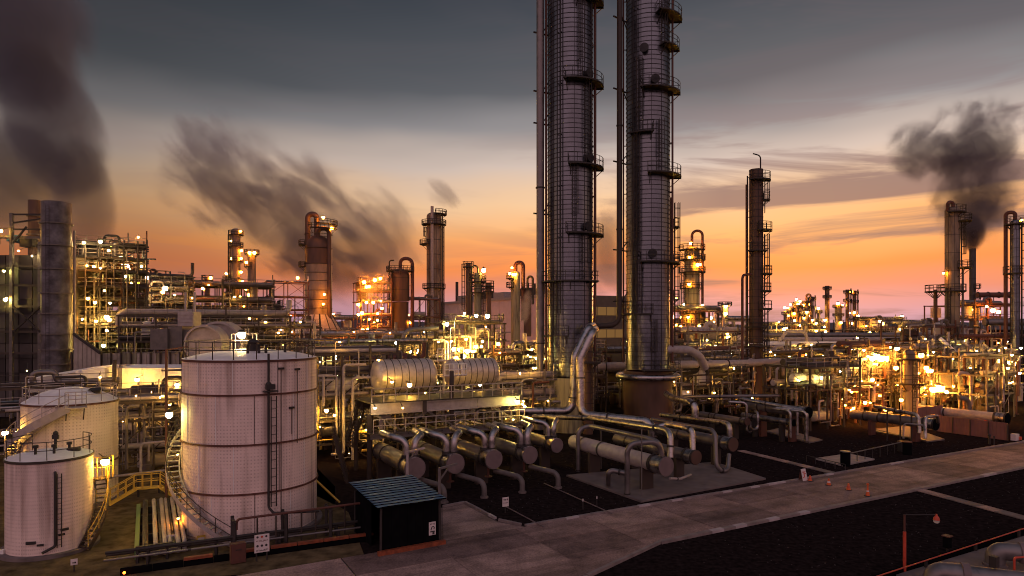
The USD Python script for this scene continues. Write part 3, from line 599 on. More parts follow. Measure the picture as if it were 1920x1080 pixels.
# low tank, at the left edge
t2, c2, R2, f2 = tank('small white storage tank at the left edge, lowest and nearest of the three tanks', 8, 175, 1050, 5.2, 'tank_white', (), 'brown_steel', .3)
railing(G(), arc(c2, R2 - .08, f2 - 2.7, f2 + 2.2, 5.23, .12), 1.0, 1.3, .024).put('railing', 'brown_steel', t2)
round_stair(t2, c2, R2, f2 + rad(38), f2 + rad(104), .15, 3.5, .62, 'brown_steel', 'yellow_paint', .025, .22)
a = f2 + rad(100); q = c2 + d(a) * (R2 + .5)
G().box(q + Z * 3.5, (.9, .8, .06), (d(a), np.cross(Z, d(a)), Z)).put('landing', 'brown_steel', t2)
railing(G(), [q + np.array(k) + Z * 3.5 for k in ((-.35, -.4, 0), (.45, -.4, 0), (.45, .4, 0))], 1.3, .3, .022).put('landing_railing', 'yellow_paint', t2)
pl_ = P(197, 866, q[1] - .25); lamp(t2, pl_, 'lamp_warm', .23, pl_ + np.array([-.5, .2, .45])); G().bar(pl_ - Z * 1.0 + np.array([.02, .1, 0]), pl_ + Z * .3 + np.array([.02, .1, 0]), .05).put('lamp_post', 'brown_steel', t2)
a = f2 + rad(6); o = c2 + d(a) * (R2 + .14)
G().tube([o - d(a) * .3 + Z * 4.55, o + Z * 4.6, o + Z * .6, o + Z * .35 + np.cross(Z, d(a)) * -.6], .075, 8, bend=.2).put('down_pipe', 'dark_steel', t2)
ladder(G(), o + np.cross(Z, d(a)) * .18 + Z * .5, o + np.cross(Z, d(a)) * .18 + Z * 4.5, d(a), .2, .018, .28).put('level_gauge', 'dark_steel', t2)
for aa, z, s in ((-24, .9, .3), (18, 1.4, .25), (14, 1.15, .2), (-12, .75, .2)):
    q = c2 + d(f2 + rad(aa)) * (R2 + .04); G().box(q + Z * z, (.1, s * 1.5, s * .5), (d(f2 + rad(aa)), np.cross(Z, d(f2 + rad(aa))), Z)).put('name_plate', 'dark_steel', t2)
for aa in (-40, 10, 60):
    q = c2 + d(f2 + rad(aa)) * R2 * .5; g = G().cyl(q + Z * 5.35, q + Z * 5.8, .07, 8); g.cyl(q + Z * 5.8, q + Z * 5.95, .14, 8).put('roof_vent', 'dark_steel', t2)
q = c2 + np.array([.1, .3, 0]); g = G().cyl(q + Z * 5.4, q + Z * 6.3, .08, 8); g.box(q + Z * 6.2, (.35, .12, .25)).ball(q + Z * 6.4, .14).put('roof_valve', 'dark_steel', t2)
q = c2 + d(f2 + rad(75)) * R2 * .55; G().cyl(q + Z * 5.3, q + Z * 5.55, .35, 12).put('manhole', 'dark_steel', t2)
G().bar(c2 + d(f2 - 1.35) * (R2 + .1) + Z * .1, c2 + d(f2 - 1.35) * (R2 + .1) + Z * .4, .2).put('anchor', 'white_paint', t2)
g = G()
for k in range(3): g.bar(GP(120 + k * 14, 1060) + Z * .0, GP(120 + k * 14, 1060) + Z * .7, .04)
# middle tank with the slanting stair
t3, c3, R3, f3 = tank('cream storage tank with a slanting stair and pale blue roof, behind the small tank', 38, 222, 960, 7.15, 'tank_cream', (2.9,), 'rust_red', 1.0)
railing(G(), arc(c3, R3 - .1, f3 - 3.0, f3 + 2.9, 7.2, .12), 1.05, 1.3, .028).put('railing', 'pale_steel', t3)
round_stair(t3, c3, R3, f3 - rad(128), f3 - rad(2), 2.6, 7.0, .75, 'pale_steel', 'pale_steel', .028, .26, 'pale_steel')
a = f3 + rad(4); q = c3 + d(a) * (R3 + .5); G().box(q + Z * 7.0, (.9, 1.3, .07), (d(a), np.cross(Z, d(a)), Z)).put('landing', 'pale_steel', t3)
railing(G(), [q + d(a) * .42 + np.cross(Z, d(a)) * s - Z * -7.03 for s in (-.6, .6)], 1.05, .6, .028).put('landing_railing', 'pale_steel', t3)
for s in (-.5, .5): G().bar(q + d(a) * .3 + np.cross(Z, d(a)) * s + Z * 7, c3 + d(a) * R3 + np.cross(Z, d(a)) * s + Z * 6.1, .06).put('bracket', 'brown_steel', t3)
q = c3 + d(f3 + rad(55)) * R3 * .62; G().cyl(q + Z * 7.6, q + Z * 7.95, .3, 12).lathe([(.5, 7.95), (.15, 8.25)], q * (1, 1, 0), 12).put('roof_hatch', 'dark_steel', t3)
for aa, z in ((-60, 5.2),):
    q = c3 + d(f3 + rad(aa)) * (R3 + .95); G().box(q + Z * z, (.3, .5, .25)).put('flood_lamp', 'dark_steel', t3)
pl_ = P(10, 812, c3[1] - 2.5); lamp(t3, pl_, 'lamp_warm', .2)
pl_ = P(98, 845, c3[1] - 3.6)

# ------------------------------------------------------------------ the two tall columns
platsA = [(zat(70 - 57, 80), 10, 98, 1.3), (zat(165, 80), -12, 98, 1.3), (zat(318, 80), -4, 98, 1.3), (zat(442, 80), -8, 98, 1.3), (zat(528, 80), -62, 62, 1.1), (zat(628, 80), -80, -4, 1.1)]
tA, cA, RA = column('distillation_column', 'tall banded metal column standing left of its twin, its top out of frame', 'column', 1027, 1112, 80.0, 0, 0.0, 'column_shell', (.56, 'band_steel', .035), 13, (zat(703, 80), 'skirt_shell', 1.03), platsA,
    [(24, zat(165, 80), zat(20, 80)), (40, zat(318, 80), zat(165, 80)), (10, zat(442, 80), zat(318, 80)), (30, zat(528, 80), zat(442, 80)), (-38, zat(628, 80), zat(528, 80)), (20, zat(700, 80), zat(640, 80))], 'dome',
    [(1135, 470, 'lamp_warm', .01)][:0], [(-68, 6.0, 58, .13, 'rust_red'), (-30, 14, 57, .07, 'band_steel'), (-22, 14, 57, .06, 'band_steel'), (70, 7, 58, .12, 'rust_red'), (80, 7, 58, .09, 'band_steel'), (55, 20, 52, .07, 'band_steel')], 40, z1=60)
platsB = [(zat(40, 82), 20, 100, 1.5), (zat(97, 82), 32, 92, 1.2), (zat(177, 82), -14, 96, 1.3), (zat(257, 82), -40, 12, 1.0), (zat(332, 82), 0, 100, 1.4), (zat(493, 82), -18, 98, 1.3), (zat(588, 82), -76, 10, 1.1), (zat(690, 82), -10, 110, 1.3)]
tB, cB, RB = column('distillation_column', 'tall banded metal column standing right of its twin, ringed by a pipe hoop low down', 'column', 1174, 1256, 82.3, 0, 0.0, 'column_shell', (.56, 'band_steel', .035), 13, (zat(692, 82), 'rust_shell', 1.12), platsB,
    [(38, zat(97, 82), zat(20, 82)), (-18, zat(257, 82), zat(120, 82)), (30, zat(332, 82), zat(235, 82)), (-24, zat(493, 82), zat(257, 82)), (-20, zat(588, 82), zat(493, 82)), (14, zat(690, 82), zat(600, 82))], 'dome',
    [], [(-84, 8, 60, .10, 'rust_red'), (-36, 12, 58, .07, 'band_steel'), (-26, 12, 58, .06, 'band_steel'), (76, 8, 60, .13, 'rust_red'), (86, 8, 60, .08, 'band_steel')], 40, z1=61)
for (tt, cc, RR, a, py) in ((tB, cB, RB, 10, 480), (tB, cB, RB, 16, 165), (tB, cB, RB, -8, 108), (tA, cA, RA, 44, 152), (tA, cA, RA, 46, 305), (tA, cA, RA, 40, 430)):
    f = facing(cc[0], cc[1]) + rad(a); z = zat(py, cc[1]); o = cc + d(f) * RR + Z * z; ax = frame(d(f))
    g = G().lathe([(.42, -.1), (.42, .45), (.42, .45), (.55, .45), (.55, .45), (.55, .62), (.55, .62), (0, .62)], o, 16, ax); g.put('manhole', 'band_steel', tt)
# hoop and its stub
G().torus(cB + Z * zat(708, 79.5), RB + .95, .36, 48, 12).put('pipe_hoop', 'bare_metal', tB)
for k in range(6):
    q = d(facing(*cB[:2]) + k * PI / 3); G().bar(cB + q * RB + Z * (zat(708, 79.5) - .4), cB + q * (RB + .95) + Z * (zat(708, 79.5) - .4), .15).put('hoop_bracket', 'dark_steel', tB)
# overhead lines standing beside the columns
def pipe(label, pts, r, bend=None, mat='bare_metal', n=14, flanges=(), supports=(), group=None, cat='pipe'):
    pts = [np.asarray(p, float) for p in pts]; t = thing('pipe_line', label, cat, tuple(pts[0] * (1, 1, 0)), group)
    G().tube(pts, r, n, bend=bend or r * 2.4, segs=6).put('run', mat, t)
    for i, k in flanges:
        a, b = pts[i], pts[i + 1]; c_ = a + (b - a) * k; dd = unit(b - a); G().cyl(c_ - dd * .07, c_ + dd * .07, r * 1.22, n).put('clamp', 'dark_steel', t)
    for i, k in supports:
        a, b = pts[i], pts[i + 1]; c_ = a + (b - a) * k; G().bar(c_ * (1, 1, 0), c_ - Z * r, .12).put('support', 'dark_steel', t)
    return t
yA = 79.0
pA = pipe('fat grey overhead pipe standing against the left side of the left tall column', [P(1013, 600, yA) * (1, 1, 0) + Z * 58, P(1013, 655, yA), P(1012, 700, yA), P(1000, 706, yA), P(940, 700, yA + 1)], .46, 1.3, 'dull_metal', 16, [(0, .6), (0, .985)])
for py in (170, 400, 60, 230):
    z = zat(py, yA); a = P(1013, py, yA); G().bar(a - np.array([.8, 0, 0]), np.array([cA[0] - RA * .95, cA[1], z]), .16).bar(a - Z * 0 + np.array([.3, 0, 0]), np.array([cA[0] - RA * .9, cA[1], z + 1.6]), .1).put('bracket', 'dark_steel', pA)
yB = 80.5
pB = pipe('thin dark overhead pipe between the tall columns, bending left near its foot', [P(1162, 600, yB) * (1, 1, 0) + Z * 58, P(1161, 560, yB), P(1161, 609, yB), P(1110, 612, yB)], .33, 1.2, 'brown_steel', 14, [(0, .5), (0, .8)])
for py in (30, 165, 302, 468, 565):
    z = zat(py, yB); a = P(1161, py, yB); G().bar(a - np.array([.7, 0, 0]), np.array([cB[0] - RB * .95, cB[1], z]), .15).bar(a + np.array([.3, 0, 0]), np.array([cB[0] - RB * .9, cB[1], z + (1.4 if py > 200 else -1.4)]), .1).put('bracket', 'dark_steel', pB)
column('side_column', 'slim dark pipe column with caged ladders close behind the right tall column', 'column', 1254, 1262, 88.0, 370, 0, 'rust_shell', None, 0, None, [(zat(425, 88), 0, 120, .8), (zat(493, 88), 0, 120, .8), (zat(560, 88), 0, 120, .8)], [(100, zat(660, 88), zat(380, 88))], 'dome', (), (), 12)
column('side_column', 'short dark red side vessel tucked against the right of the left tall column', 'column', 1093, 1112, 77.0, 640, 0, 'rust_shell', (1.2, 'band_steel'), 0, None, [(zat(678, 77), -60, 110, .9)], [(40, 2, zat(678, 77))], 'dome', (), (), 18)

# ------------------------------------------------------------------ exchangers in the front row
row = [((778.7, 878.7), .77, 9.5), ((854.5, 870), .71, 9.0), ((926.7, 861.7), .71, 9.0), ((994.5, 853.7), .67, 9.0), ((1045, 835.5), .60, 8.0)]
words = ['leftmost of the front row, beside the shed', 'second from the left in the front row', 'middle one of five in the front row', 'fourth from the left in the front row', 'smallest, at the right end of the front row']
for i, ((px, py), R, L) in enumerate(row):
    e = P(px, py, 10.2 * F / (py - HY)); t, back, dr = exchanger('heat exchanger with round pinkish cover, ' + words[i], e, L, R, group=None)
    twin_elbows('pair of fat elbow pipes on the exchanger ' + ['beside the shed', 'second in the front row', 'in the middle of the front row', 'fourth in the front row', 'at the right end of the front row'][i], e, dr, R, .27 if i < 4 else .22)
    if i < 4:
        q = GP(px + 42, py + 62 + (4 - i)); b = thing('ground_elbow', 'grey pipe bend rising from the gravel ' + ['right of the blue roofed shed', 'below the second front exchanger', 'below the middle front exchanger', 'below the fourth front exchanger'][i], 'pipe', tuple(q))
        G().tube([q + U * .5, q + U * .5 + Z * 1.15, q - U * .5 + Z * 1.3 + V * 2.6], .2, 12, bend=.9, segs=7).put('bend', 'grey_steel', b); G().cyl(q + U * .5, q + U * .5 + Z * .12, .3, 12).put('collar', 'concrete', b)
        g = G().cyl(e - dr * 1.0 - Z * R * .95, e - dr * 1.0 - Z * (R + .75), .1, 8); g.cyl(e - dr * 1.0 - Z * (R + .75), e - dr * 1.0 - Z * (R + .80), .3, 10).put('drain_valve', 'rust_red', t)
# pad exchangers
e = P(1250, 875, 10.3 * F / (875 - HY)); exchanger('long grey-beige heat exchanger on the concrete pad beside the road', e, 12.0, .70, mat='pale_steel')
e6 = e
e = P(1306, 858, 10.3 * F / (858 - HY)); exchanger('dark covered heat exchanger behind the long grey-beige one on the pad', e, 10.0, .56, cap='rust_shell'); e7 = e
e = P(1375.5, 833.6, 10.3 * F / (833.6 - HY)); exchanger('dark red covered heat exchanger at the right edge of the pad', e, 10.0, .6, cap='rust_shell'); e8 = e
e = P(1515, 776, 95); e = P(1517, 774, 70); exchanger('dark heat exchanger among hairpin pipes, left of the posts', e, 8.0, .62, cap='black_wall', mat='dull_metal', legs='rust_red')
e = P(1490, 793, 70.5); exchanger('silver exchanger low between the upright hairpin pipes', e, 7.0, .38, cap='black_wall', mat='bare_metal', legs='dark_steel')
e = P(1402, 791, 72); exchanger('small exchanger with a round dark flange behind the pad', e, 7.0, .42, cap='rust_shell', mat='dull_metal', legs='dark_steel')
e = P(1756, 796, 70); exchanger('dark exchanger in front of the red-lit panel fence', e, 9.5, .62, cap='black_wall', mat='dull_metal', legs='rust_red')
e = P(1890, 785, 80); exchanger('red and grey exchanger with black end behind the panel fence', e, 11, .68, cap='black_wall', mat='pale_steel', legs='red_paint')

# big pipes round the columns
pipe('shiny pipe rising along the left tall column and running left, outer of the twin risers', [P(960, 771, 70), P(1073, 771, 72), P(1078, 668, 72), P(1104, 614, 73.5), P(1112, 611, 77)], .42, 1.0, 'bare_metal', 16, [(0, .5), (1, .25)])
pipe('shiny pipe rising along the left tall column and turning right to the exchangers', [P(1116, 618, 76), P(1111, 622, 71.5), P(1088, 672, 71), P(1089, 777, 70.5), P(1208, 790, 66.5), P(1222, 797, 66), P(1224, 835, 66)], .44, 1.0, 'bare_metal', 16, [(2, .35), (3, .45), (5, .6)])
pipe('long silver pipe sloping right over the beige exchanger and dropping into its end', [P(1000, 781, 68), P(1105, 784, 63), P(1245, 805, 52.5), P(1257, 812, 51.5), P(1257, 858, 51)], .24, .8, 'bare_metal', 14, [(0, .9), (1, .9), (3, .55)])
pipe('grey hairpin pipe standing astride the far half of the beige exchanger', [GP(1084, 884), P(1084, 806, 57), P(1104, 798, 57.5), P(1215, 822, 50.5), P(1238, 830, 49.5), P(1241, 858, 49.5)], .19, .7, 'dull_metal', 12, [(0, .03)])
pipe('grey hairpin pipe standing in front of the beige exchanger near its cover', [GP(1176, 930), P(1176, 832, 48.5), P(1232, 828, 49), P(1241, 850, 49.2)], .2, .75, 'dull_metal', 12, [(0, .04)])
pipe('short silver bend dropping at the right of the hooped column', [P(1250, 738, 78), P(1262, 747, 74), P(1292, 753, 68), P(1303, 760, 67), P(1303, 782, 67)], .36, .9, 'bare_metal', 14, [(2, .8)])
pipe('silver pipe running right from the hooped column to the dark red covered exchanger', [P(1240, 778, 74), P(1320, 788, 66), P(1358, 793, 61), P(1368, 797, 60), P(1368, 825, 60)], .25, .7, 'bare_metal', 12, [(0, .5)])
pipe('silver pipe arching over the middle exchanger of the pad', [P(1236, 800, 60), P(1250, 796, 60), P(1288, 803, 55), P(1298, 808, 54.5), P(1299, 845, 54)], .25, .7, 'bare_metal', 12, [(2, .5)])
pipe('grey hairpin pipe at the right of the pad bending under the dark red exchanger', [P(1222, 786, 66), P(1300, 800, 60), P(1334, 806, 57), P(1341, 814, 56.5), P(1343, 880, 55.5), P(1364, 884, 56), P(1367, 852, 57)], .19, .7, 'dull_metal', 12, [(4, .5)])
pipe('low grey stub pipe with an elbow beside the front hairpin on the pad', [P(1176, 888, 49), P(1148, 882, 49.5), P(1141, 886, 49.5), GP(1140, 912)], .2, .55, 'dull_metal', 12, [(0, .5)])
pipe('small cream pipe with a flange low at the right of the pad', [P(1256, 897, 50), P(1275, 898, 51), P(1295, 890, 53)], .1, .3, 'pale_steel', 10, [(0, .7)])
pipe('broad grey pipe curving from the right tall column down to a long horizontal run', [P(1248, 655, 81), P(1292, 656, 82), P(1312, 668, 83), P(1322, 690, 84)], .5, 1.6, 'pale_steel', 14)
pipe('broad grey horizontal pipe running right behind the slim dark tower', [P(1262, 684, 86), P(1400, 681, 96), P(1462, 677, 100), P(1470, 700, 101)], .52, 1.2, 'pale_steel', 14, [(0, .3), (0, .7)])
pipe('grey pipe run behind the left column at knee height of the hall', [P(1100, 688, 90), P(1172, 686, 90)], .55, None, 'pale_steel', 14, [(0, .5)])
for i, (a, b, m, r, w) in enumerate((((1280, 744), (1460, 742), 'dull_metal', .22, 'upper'), ((1390, 748), (1512, 770), 'bare_metal', .22, 'long sloping'))):
    A, B = P(*a, 88 - 12 * i), P(*b, 84 - 14 * i); pipe(w + ' silver pipe behind the pad, right of the columns', [A, B, B - Z * (3.2 if i else .1)], r, .6, m, 12, [(0, .4)])
for k, (px, top, bot, Y, w, lab) in enumerate(((1400, 755, 812, 75, 1.2, 'left hairpin of silver pipe by the dark tower foot'), (1421, 775, 805, 73, -1.3, 'lower hairpin of silver pipe by the dark tower foot'), (1495, 768, 815, 70, .8, 'right hairpin of silver pipe on the small concrete strip'), (1512, 772, 822, 69, .5, 'front upright silver pipe at the end of the small concrete strip'), (1482, 770, 820, 69.5, .2, 'thin upright silver pipe standing on the small concrete strip'))):
    A, B = P(px, top, Y), P(px, bot, Y); q = U * w
    pipe(lab, [B, A, A - q + V * 2.0] if abs(w) < 1 else [B + q * .9 + Z * .9, B + q * .9, B, A, A - q + V * 1.5], .15, .5, 'bare_metal', 10)
for k, (px, top, Y, wd, lab) in enumerate(((1456, 690, 92, 3.2, 'pale square pipe portal right of the dark tower'), (1523, 690, 90, 2.4, 'tall pale pipe portal at the left of the greenish drum'))):
    A = P(px, 740, Y); z = zat(top, Y); pipe(lab, [A - Z * 1.0, A * (1, 1, 0) + Z * z, A * (1, 1, 0) + U * wd + Z * z, A + U * wd - Z * 1.0], .17, .5, 'pale_steel', 10)
# hairpins by the panel fence
A = P(1640, 762, 74); pipe('silver pipe on trestles running toward the panel fence, upper', [A, P(1722, 778, 69), P(1724, 812, 68.6)], .19, .6, 'bare_metal', 12, [(0, .5)], [(0, .3), (0, .6), (0, .85)])
A = P(1690, 790, 72); pipe('short silver hairpin before the dark exchanger by the panel fence', [P(1735, 822, 67), P(1735, 782, 67.5), P(1757, 779, 68), P(1759, 792, 69)], .15, .45, 'bare_metal', 10)
pipe('low silver pipe skid in front of the orange lit unit', [P(1694, 822, 67.5), P(1694, 794, 68), P(1732, 797, 67), P(1734, 806, 66.5)], .1, .35, 'dull_metal', 10)
pipe('dark pipe run on the gravel edge before the orange lit unit', [GP(1640, 808, .2), GP(1735, 826, .2)], .09, None, 'dull_metal', 8, [(0, .5)])
# ------------------------------------------------------------------ towers on the skyline and in the plant
W, O, WH, GR = 'lamp_warm', 'lamp_orange', 'lamp_white', 'lamp_green'
# slim tower right of the pair
column('slim_tower', 'slim dark red-brown tower standing alone right of the tall pair', 'tower', 1405, 1431, 100.0, 318, 0, 'rust_shell', (1.0, 'band_steel', .03), 7, (10, 'rust_shell', 1.0),
    [(zat(338, 100), -30, 105, 1.1), (zat(432, 100), 10, 105, 1.3), (zat(513, 100), 40, 110, 1.3), (zat(375, 100), 60, 110, 1.0), (zat(470, 100), -40, 60, .9), (zat(545, 100), 40, 110, 1.2), (zat(578, 100), 20, 110, 1.3), (zat(612, 100), -60, 60, .9), (zat(648, 100), -60, 100, 1.0)], [(92, zat(400, 100), zat(340, 100)), (80, zat(575, 100), zat(440, 100)), (60, 3, zat(580, 100))], 'flat',
    (), [(-88, 3, zat(345, 100), .16, 'rust_red'), (-70, 2, zat(330, 100), .10, 'dark_steel'), (-97, 1, zat(520, 100), .12, 'rust_red')], 20)
A = P(1426, 330, 100); pipe('thin vent pipe hooked over the top of the slim dark tower', [A, P(1426, 292, 100), P(1412, 288, 100)], .1, .6, 'dark_steel', 8)
A = P(1392, 700, 97); pipe('tall pale orange-lit pipe standing at the left of the slim dark tower', [A * (1, 1, 0) + Z * 1, P(1392, 516, 97), P(1408, 514, 99)], .2, .7, 'rust_red', 10)
# orange lit tower
column('lit_tower', 'orange lit tower hung with lamps between the tall pair and the slim tower', 'tower', 1283, 1312, 150.0, 462, 0, 'skirt_shell', (2.2, 'band_steel', .05), 0, None,
    [(zat(468, 150), -90, 90, 1.2), (zat(487, 150), -150, 110, 1.3), (zat(510, 150), -150, 110, 1.3), (zat(540, 150), -100, 60, 1.0), (zat(588, 150), -120, 80, 1.2), (zat(606, 150), -110, 100, 1.3)], [(-60, 5, zat(510, 150))], 'dome',
    [(1295, 456, O), (1293, 482, O), (1308, 497, O, 1.2), (1314, 496, O), (1292, 533, O), (1279, 577, W), (1291, 577, O), (1277, 595, O), (1290, 595, O, 1.1), (1262, 622, W), (1318, 664, O, 1.2)], [], 20, vent=(88, .3, 3.6, 4.0, 'rust_red'))
# twin-lamp towers left
column('lit_tower', 'slim tower dotted with orange lamps on both sides, tallest of the left trio', 'tower', 434, 451, 190.0, 428, 0, 'stained_shell', None, 0, None, [(zat(440, 190), -110, 110, .9), (zat(462, 190), -110, 110, .8), (zat(490, 190), -110, 110, .8), (zat(530, 190), -60, 110, .8)], [(-100, 8, zat(440, 190))], 'dome',
    [(451, 434, O, .8), (434, 452, W, .7), (453, 470, O, .8), (452, 485, O, .9), (434, 485, W, .7), (452, 510, O, .9), (454, 527, O, .8), (424, 513, W, .8)], [], 14)
column('lit_tower', 'stubby dark companion close at the left of the tallest lamp-dotted tower', 'tower', 423, 434, 192.0, 515, 0, 'rust_shell', None, 0, None, [(zat(525, 192), -110, 110, .8)], [], 'flat', (), [], 12)
column('lit_tower', 'lamp-crowned tower at the right of the left trio', 'tower', 464, 480, 185.0, 475, 0, 'stained_shell', None, 0, None, [(zat(476, 185), -120, 120, .9), (zat(500, 185), -120, 0, .9), (zat(545, 185), -120, 60, 1.0)], [], 'flat',
    [(468, 474, O, 1.1), (477, 474, O, 1.1), (462, 492, O), (464, 536, O, 1.1), (470, 534, W, 1.1), (462, 543, O), (467, 553, O, 1.1), (468, 596, O)], [], 14)
# domed vessel with cone foot
Y = 175.0; X, R = circ(572, 622, Y); c = np.array([X, Y, 0]); t = thing('domed_vessel', 'big rusty domed vessel on a cone foot, twin pipe loops over its top', 'vessel', (X, Y, 0))
zt, zb, zc = zat(466, Y), zat(590, Y), zat(628, Y)
G().lathe([(R, zat(496, Y)), (R, zt)], c, 30).dome(c + Z * zt, R, R * 1.05, 30).put('upper_shell', 'rust_shell', t)
G().lathe([(R * 1.03, zb), (R * 1.03, zat(496, Y))], c, 30).put('lower_shell', 'stained_shell', t)
G().lathe([(R * 2.0, zc), (R * 1.03, zb)], c, 30).put('cone_foot', 'pale_steel', t); G().lathe([(R * 2.0, 0), (R * 2.0, zc)], c, 30).put('skirt', 'rust_shell', t)
for py in (440, 466, 496, 512, 527, 545, 562, 578): G().lathe([(R * 1.02, zat(py, Y) - .08), (R * 1.09, zat(py, Y)), (R * 1.02, zat(py, Y) + .08)], c, 30).put('band', 'dark_steel', t)
for k in range(9):
    a = -PI + k * PI / 8; d_ = np.array([math.cos(a), math.sin(a), 0]); G().bar(c + d_ * R * 2.02 + Z * zc, c + d_ * R * 1.06 + Z * zb, .16).put('rib', 'dark_steel', t)
for x0, x1, top, dy, rr_ in ((577, 594, 401, .5, .72), (596, 617, 430, -1.5, .6)):
    A, B = P(x0, 600, Y + dy), P(x1, 470, Y + dy); G().tube([A * (1, 1, 0) + Z * zat(590, Y), A * (1, 1, 0) + Z * (zat(top, Y)), B * (1, 1, 0) + Z * zat(top, Y), B * (1, 1, 0) + Z * (zat(455 if x0 < 580 else 600, Y))], rr_, 12, bend=1.25, segs=8).put('loop_pipe', 'rust_shell', t)
for py, a0, a1 in ((430, -30, 70), (422, -10, 80), (460, -110, -60), (500, -110, -60)): platform(t, c, R * 1.05, zat(py, Y), facing(X, Y) + rad(a0), facing(X, Y) + rad(a1), 1.5, .08)
for px, py in ((606, 408), (622, 428)): lamp(t, P(px, py, Y - 1.5), O, .42, P(px - 3, py - 3, Y))
for px, py in ((608, 552), (606, 570)): lamp(t, P(px, py, Y - R - 1.8), O, .3)
# dark vessel and tall tower centre-left
column('dark_vessel', 'dark squat vessel under pipe loops, left of the tall bracketed tower', 'vessel', 733, 768, 170.0, 503, 0, 'rust_shell', (3.0, 'band_steel', .06), 8, (zat(565, 170), 'rust_shell', .9), [(zat(508, 170), -150, 150, 1.2)], [(-60, 6, zat(505, 170))], 'round', [(769, 605, O, .7)], [(95, 2, zat(490, 170), .35, 'dark_steel')], 24, vent=(80, .45, 2.6, 10, 'rust_red'))
A = P(730, 500, 168); pipe('thin hooked vent pipe at the left of the dark squat vessel', [A - Z * 14, A + Z * 1.6, A + Z * 1.6 + np.array([1.2, 0, 0])], .16, .6, 'dark_steel', 8)
column('tall_tower', 'tall dark tower with bracketed side platforms, left of the warehouse', 'tower', 800, 827, 180.0, 398, 0, 'stained_shell', (4.0, 'band_steel', .07), 6, None,
    [(zat(402, 180), 10, 120, 1.6), (zat(421, 180), -120, 100, 1.4), (zat(458, 180), -130, -40, 1.9), (zat(540, 180), -120, 100, 1.2)], [(-100, zat(458, 180), zat(425, 180)), (100, 10, zat(420, 180))], 'dome', [(795, 622, GR, .9)], [(-10, 4, zat(390, 180), .42, 'pale_steel'), (70, 4, zat(400, 180), .2, 'dark_steel')], 20)
# small group in front of the warehouse
column('lattice_stack', 'thin dark stack with a side ladder in the small group left of the lamp', 'tower', 873, 883, 150.0, 493, 12, 'rust_shell', None, 0, None, [(zat(500, 150), -90, 110, .7), (zat(520, 150), 20, 110, .7)], [(-85, 14, zat(495, 150))], 'flat', (), [], 12)
column('lattice_stack', 'pipe-topped middle column of the small group, below the round lamp', 'tower', 889, 903, 128.0, 512, 0, 'skirt_shell', None, 0, None, [(zat(528, 128), -120, 120, .9), (zat(548, 128), -120, 120, .8)], [(60, 3, zat(520, 128))], 'flat', [(907, 507, W, 1.6)], [(80, 4, zat(500, 128), .1, 'rust_red')], 14, vent=(-80, .18, 1.5, 14, 'dark_steel'))
column('lattice_stack', 'shortest column of the small group, ringed by two platforms', 'tower', 912, 921, 150.0, 530, 10, 'rust_shell', None, 0, None, [(zat(536, 150), -120, 120, .7), (zat(546, 150), -120, 120, .7)], [], 'flat', (), [], 12)
column('loop_column', 'column with a big pipe loop and three lamps, left of the tall pair', 'tower', 958, 975, 165.0, 508, 0, 'skirt_shell', None, 0, None, [(zat(522, 165), -140, -20, 1.2), (zat(538, 165), -140, -20, 1.2)], [], 'dome', [(956, 513, O), (962, 515, O), (966, 514, W, .8), (960, 502, O, .8)], [], 16, vent=(92, .5, 2.2, 14, 'rust_red'))
column('loop_column', 'squat column under a tight pipe loop beside the tall pair', 'tower', 982, 996, 165.0, 545, 10, 'rust_shell', None, 0, None, [(zat(540, 165), -90, 90, .7)], [], 'flat', (), [], 12, vent=(60, .3, 3.6, 18, 'dark_steel'))
# right hand group
column('grey_column', 'large grey-brown column with a pipe loop on top, before the right smoke', 'tower', 1771, 1800, 118.0, 388, 0, 'stained_shell', (3.2, 'band_steel', .03), 8, None, [(zat(398, 118), -20, 115, 1.0), (zat(415, 118), 50, 110, 1.8), (zat(502, 118), 40, 120, 2.0), (zat(545, 118), -120, 110, 1.0)], [(100, zat(500, 118), zat(415, 118)), (-20, 4, zat(540, 118))], 'dome', [(1769, 512, O, .8)], [(100, 6, zat(500, 118), .18, 'grey_steel')], 22)
pipe('short pipe loop over the head of the large grey-brown column', [P(1777, 396, 117.5), P(1777, 379, 117.5), P(1787, 379, 117.5), P(1787, 396, 117.5)], .3, .55, 'rust_red', 12)
column('smoking_chimney', 'plain flared chimney pouring the right hand smoke', 'chimney', 1817, 1830, 190.0, 466, 0, 'dark_panel', (5, 'band_steel', .05), 0, (zat(620, 190), 'dark_panel', 1.5), [(zat(540, 190), 20, 120, 1.2), (zat(560, 190), 20, 120, 1.2)], [], 'flat', (), [], 18)
column('grey_column', 'silver clad column with a fat side pipe at the far right edge', 'tower', 1894, 1913, 110.0, 412, 0, 'column_shell', (1.5, 'band_steel', .03), 8, None, [(zat(420, 110), -120, 120, .9), (zat(512, 110), -100, 40, 1.0)], [(100, 6, zat(415, 110))], 'dome', [(1916, 413, O, .7)], [], 20, vent=(-95, .3, 1.4, 8, 'rust_red'))
column('grey_column', 'tapering dark bin on legs at the left of the grey-brown column', 'vessel', 1750, 1758, 122.0, 543, 8, 'rust_shell', None, 0, None, [(zat(546, 122), -140, 140, 1.4)], [], 'flat', [], [], 14)
Yc = 96; column('lit_drum_column', 'brown upright drum lit orange on one side, amid the right hand lamps', 'vessel', 1693, 1716, 88.0, 655, 0, 'stained_shell', (2.0, 'band_steel', .03), 0, (4.0, 'skirt_shell', 1.05), [(zat(672, 88), -120, 120, .8), (zat(718, 88), -130, 130, 1.1)], [(40, 1, zat(672, 88))], 'round', (), [(60, 1, 8, .12, 'pale_steel'), (-60, 1, 8, .1, 'pale_steel')], 20)
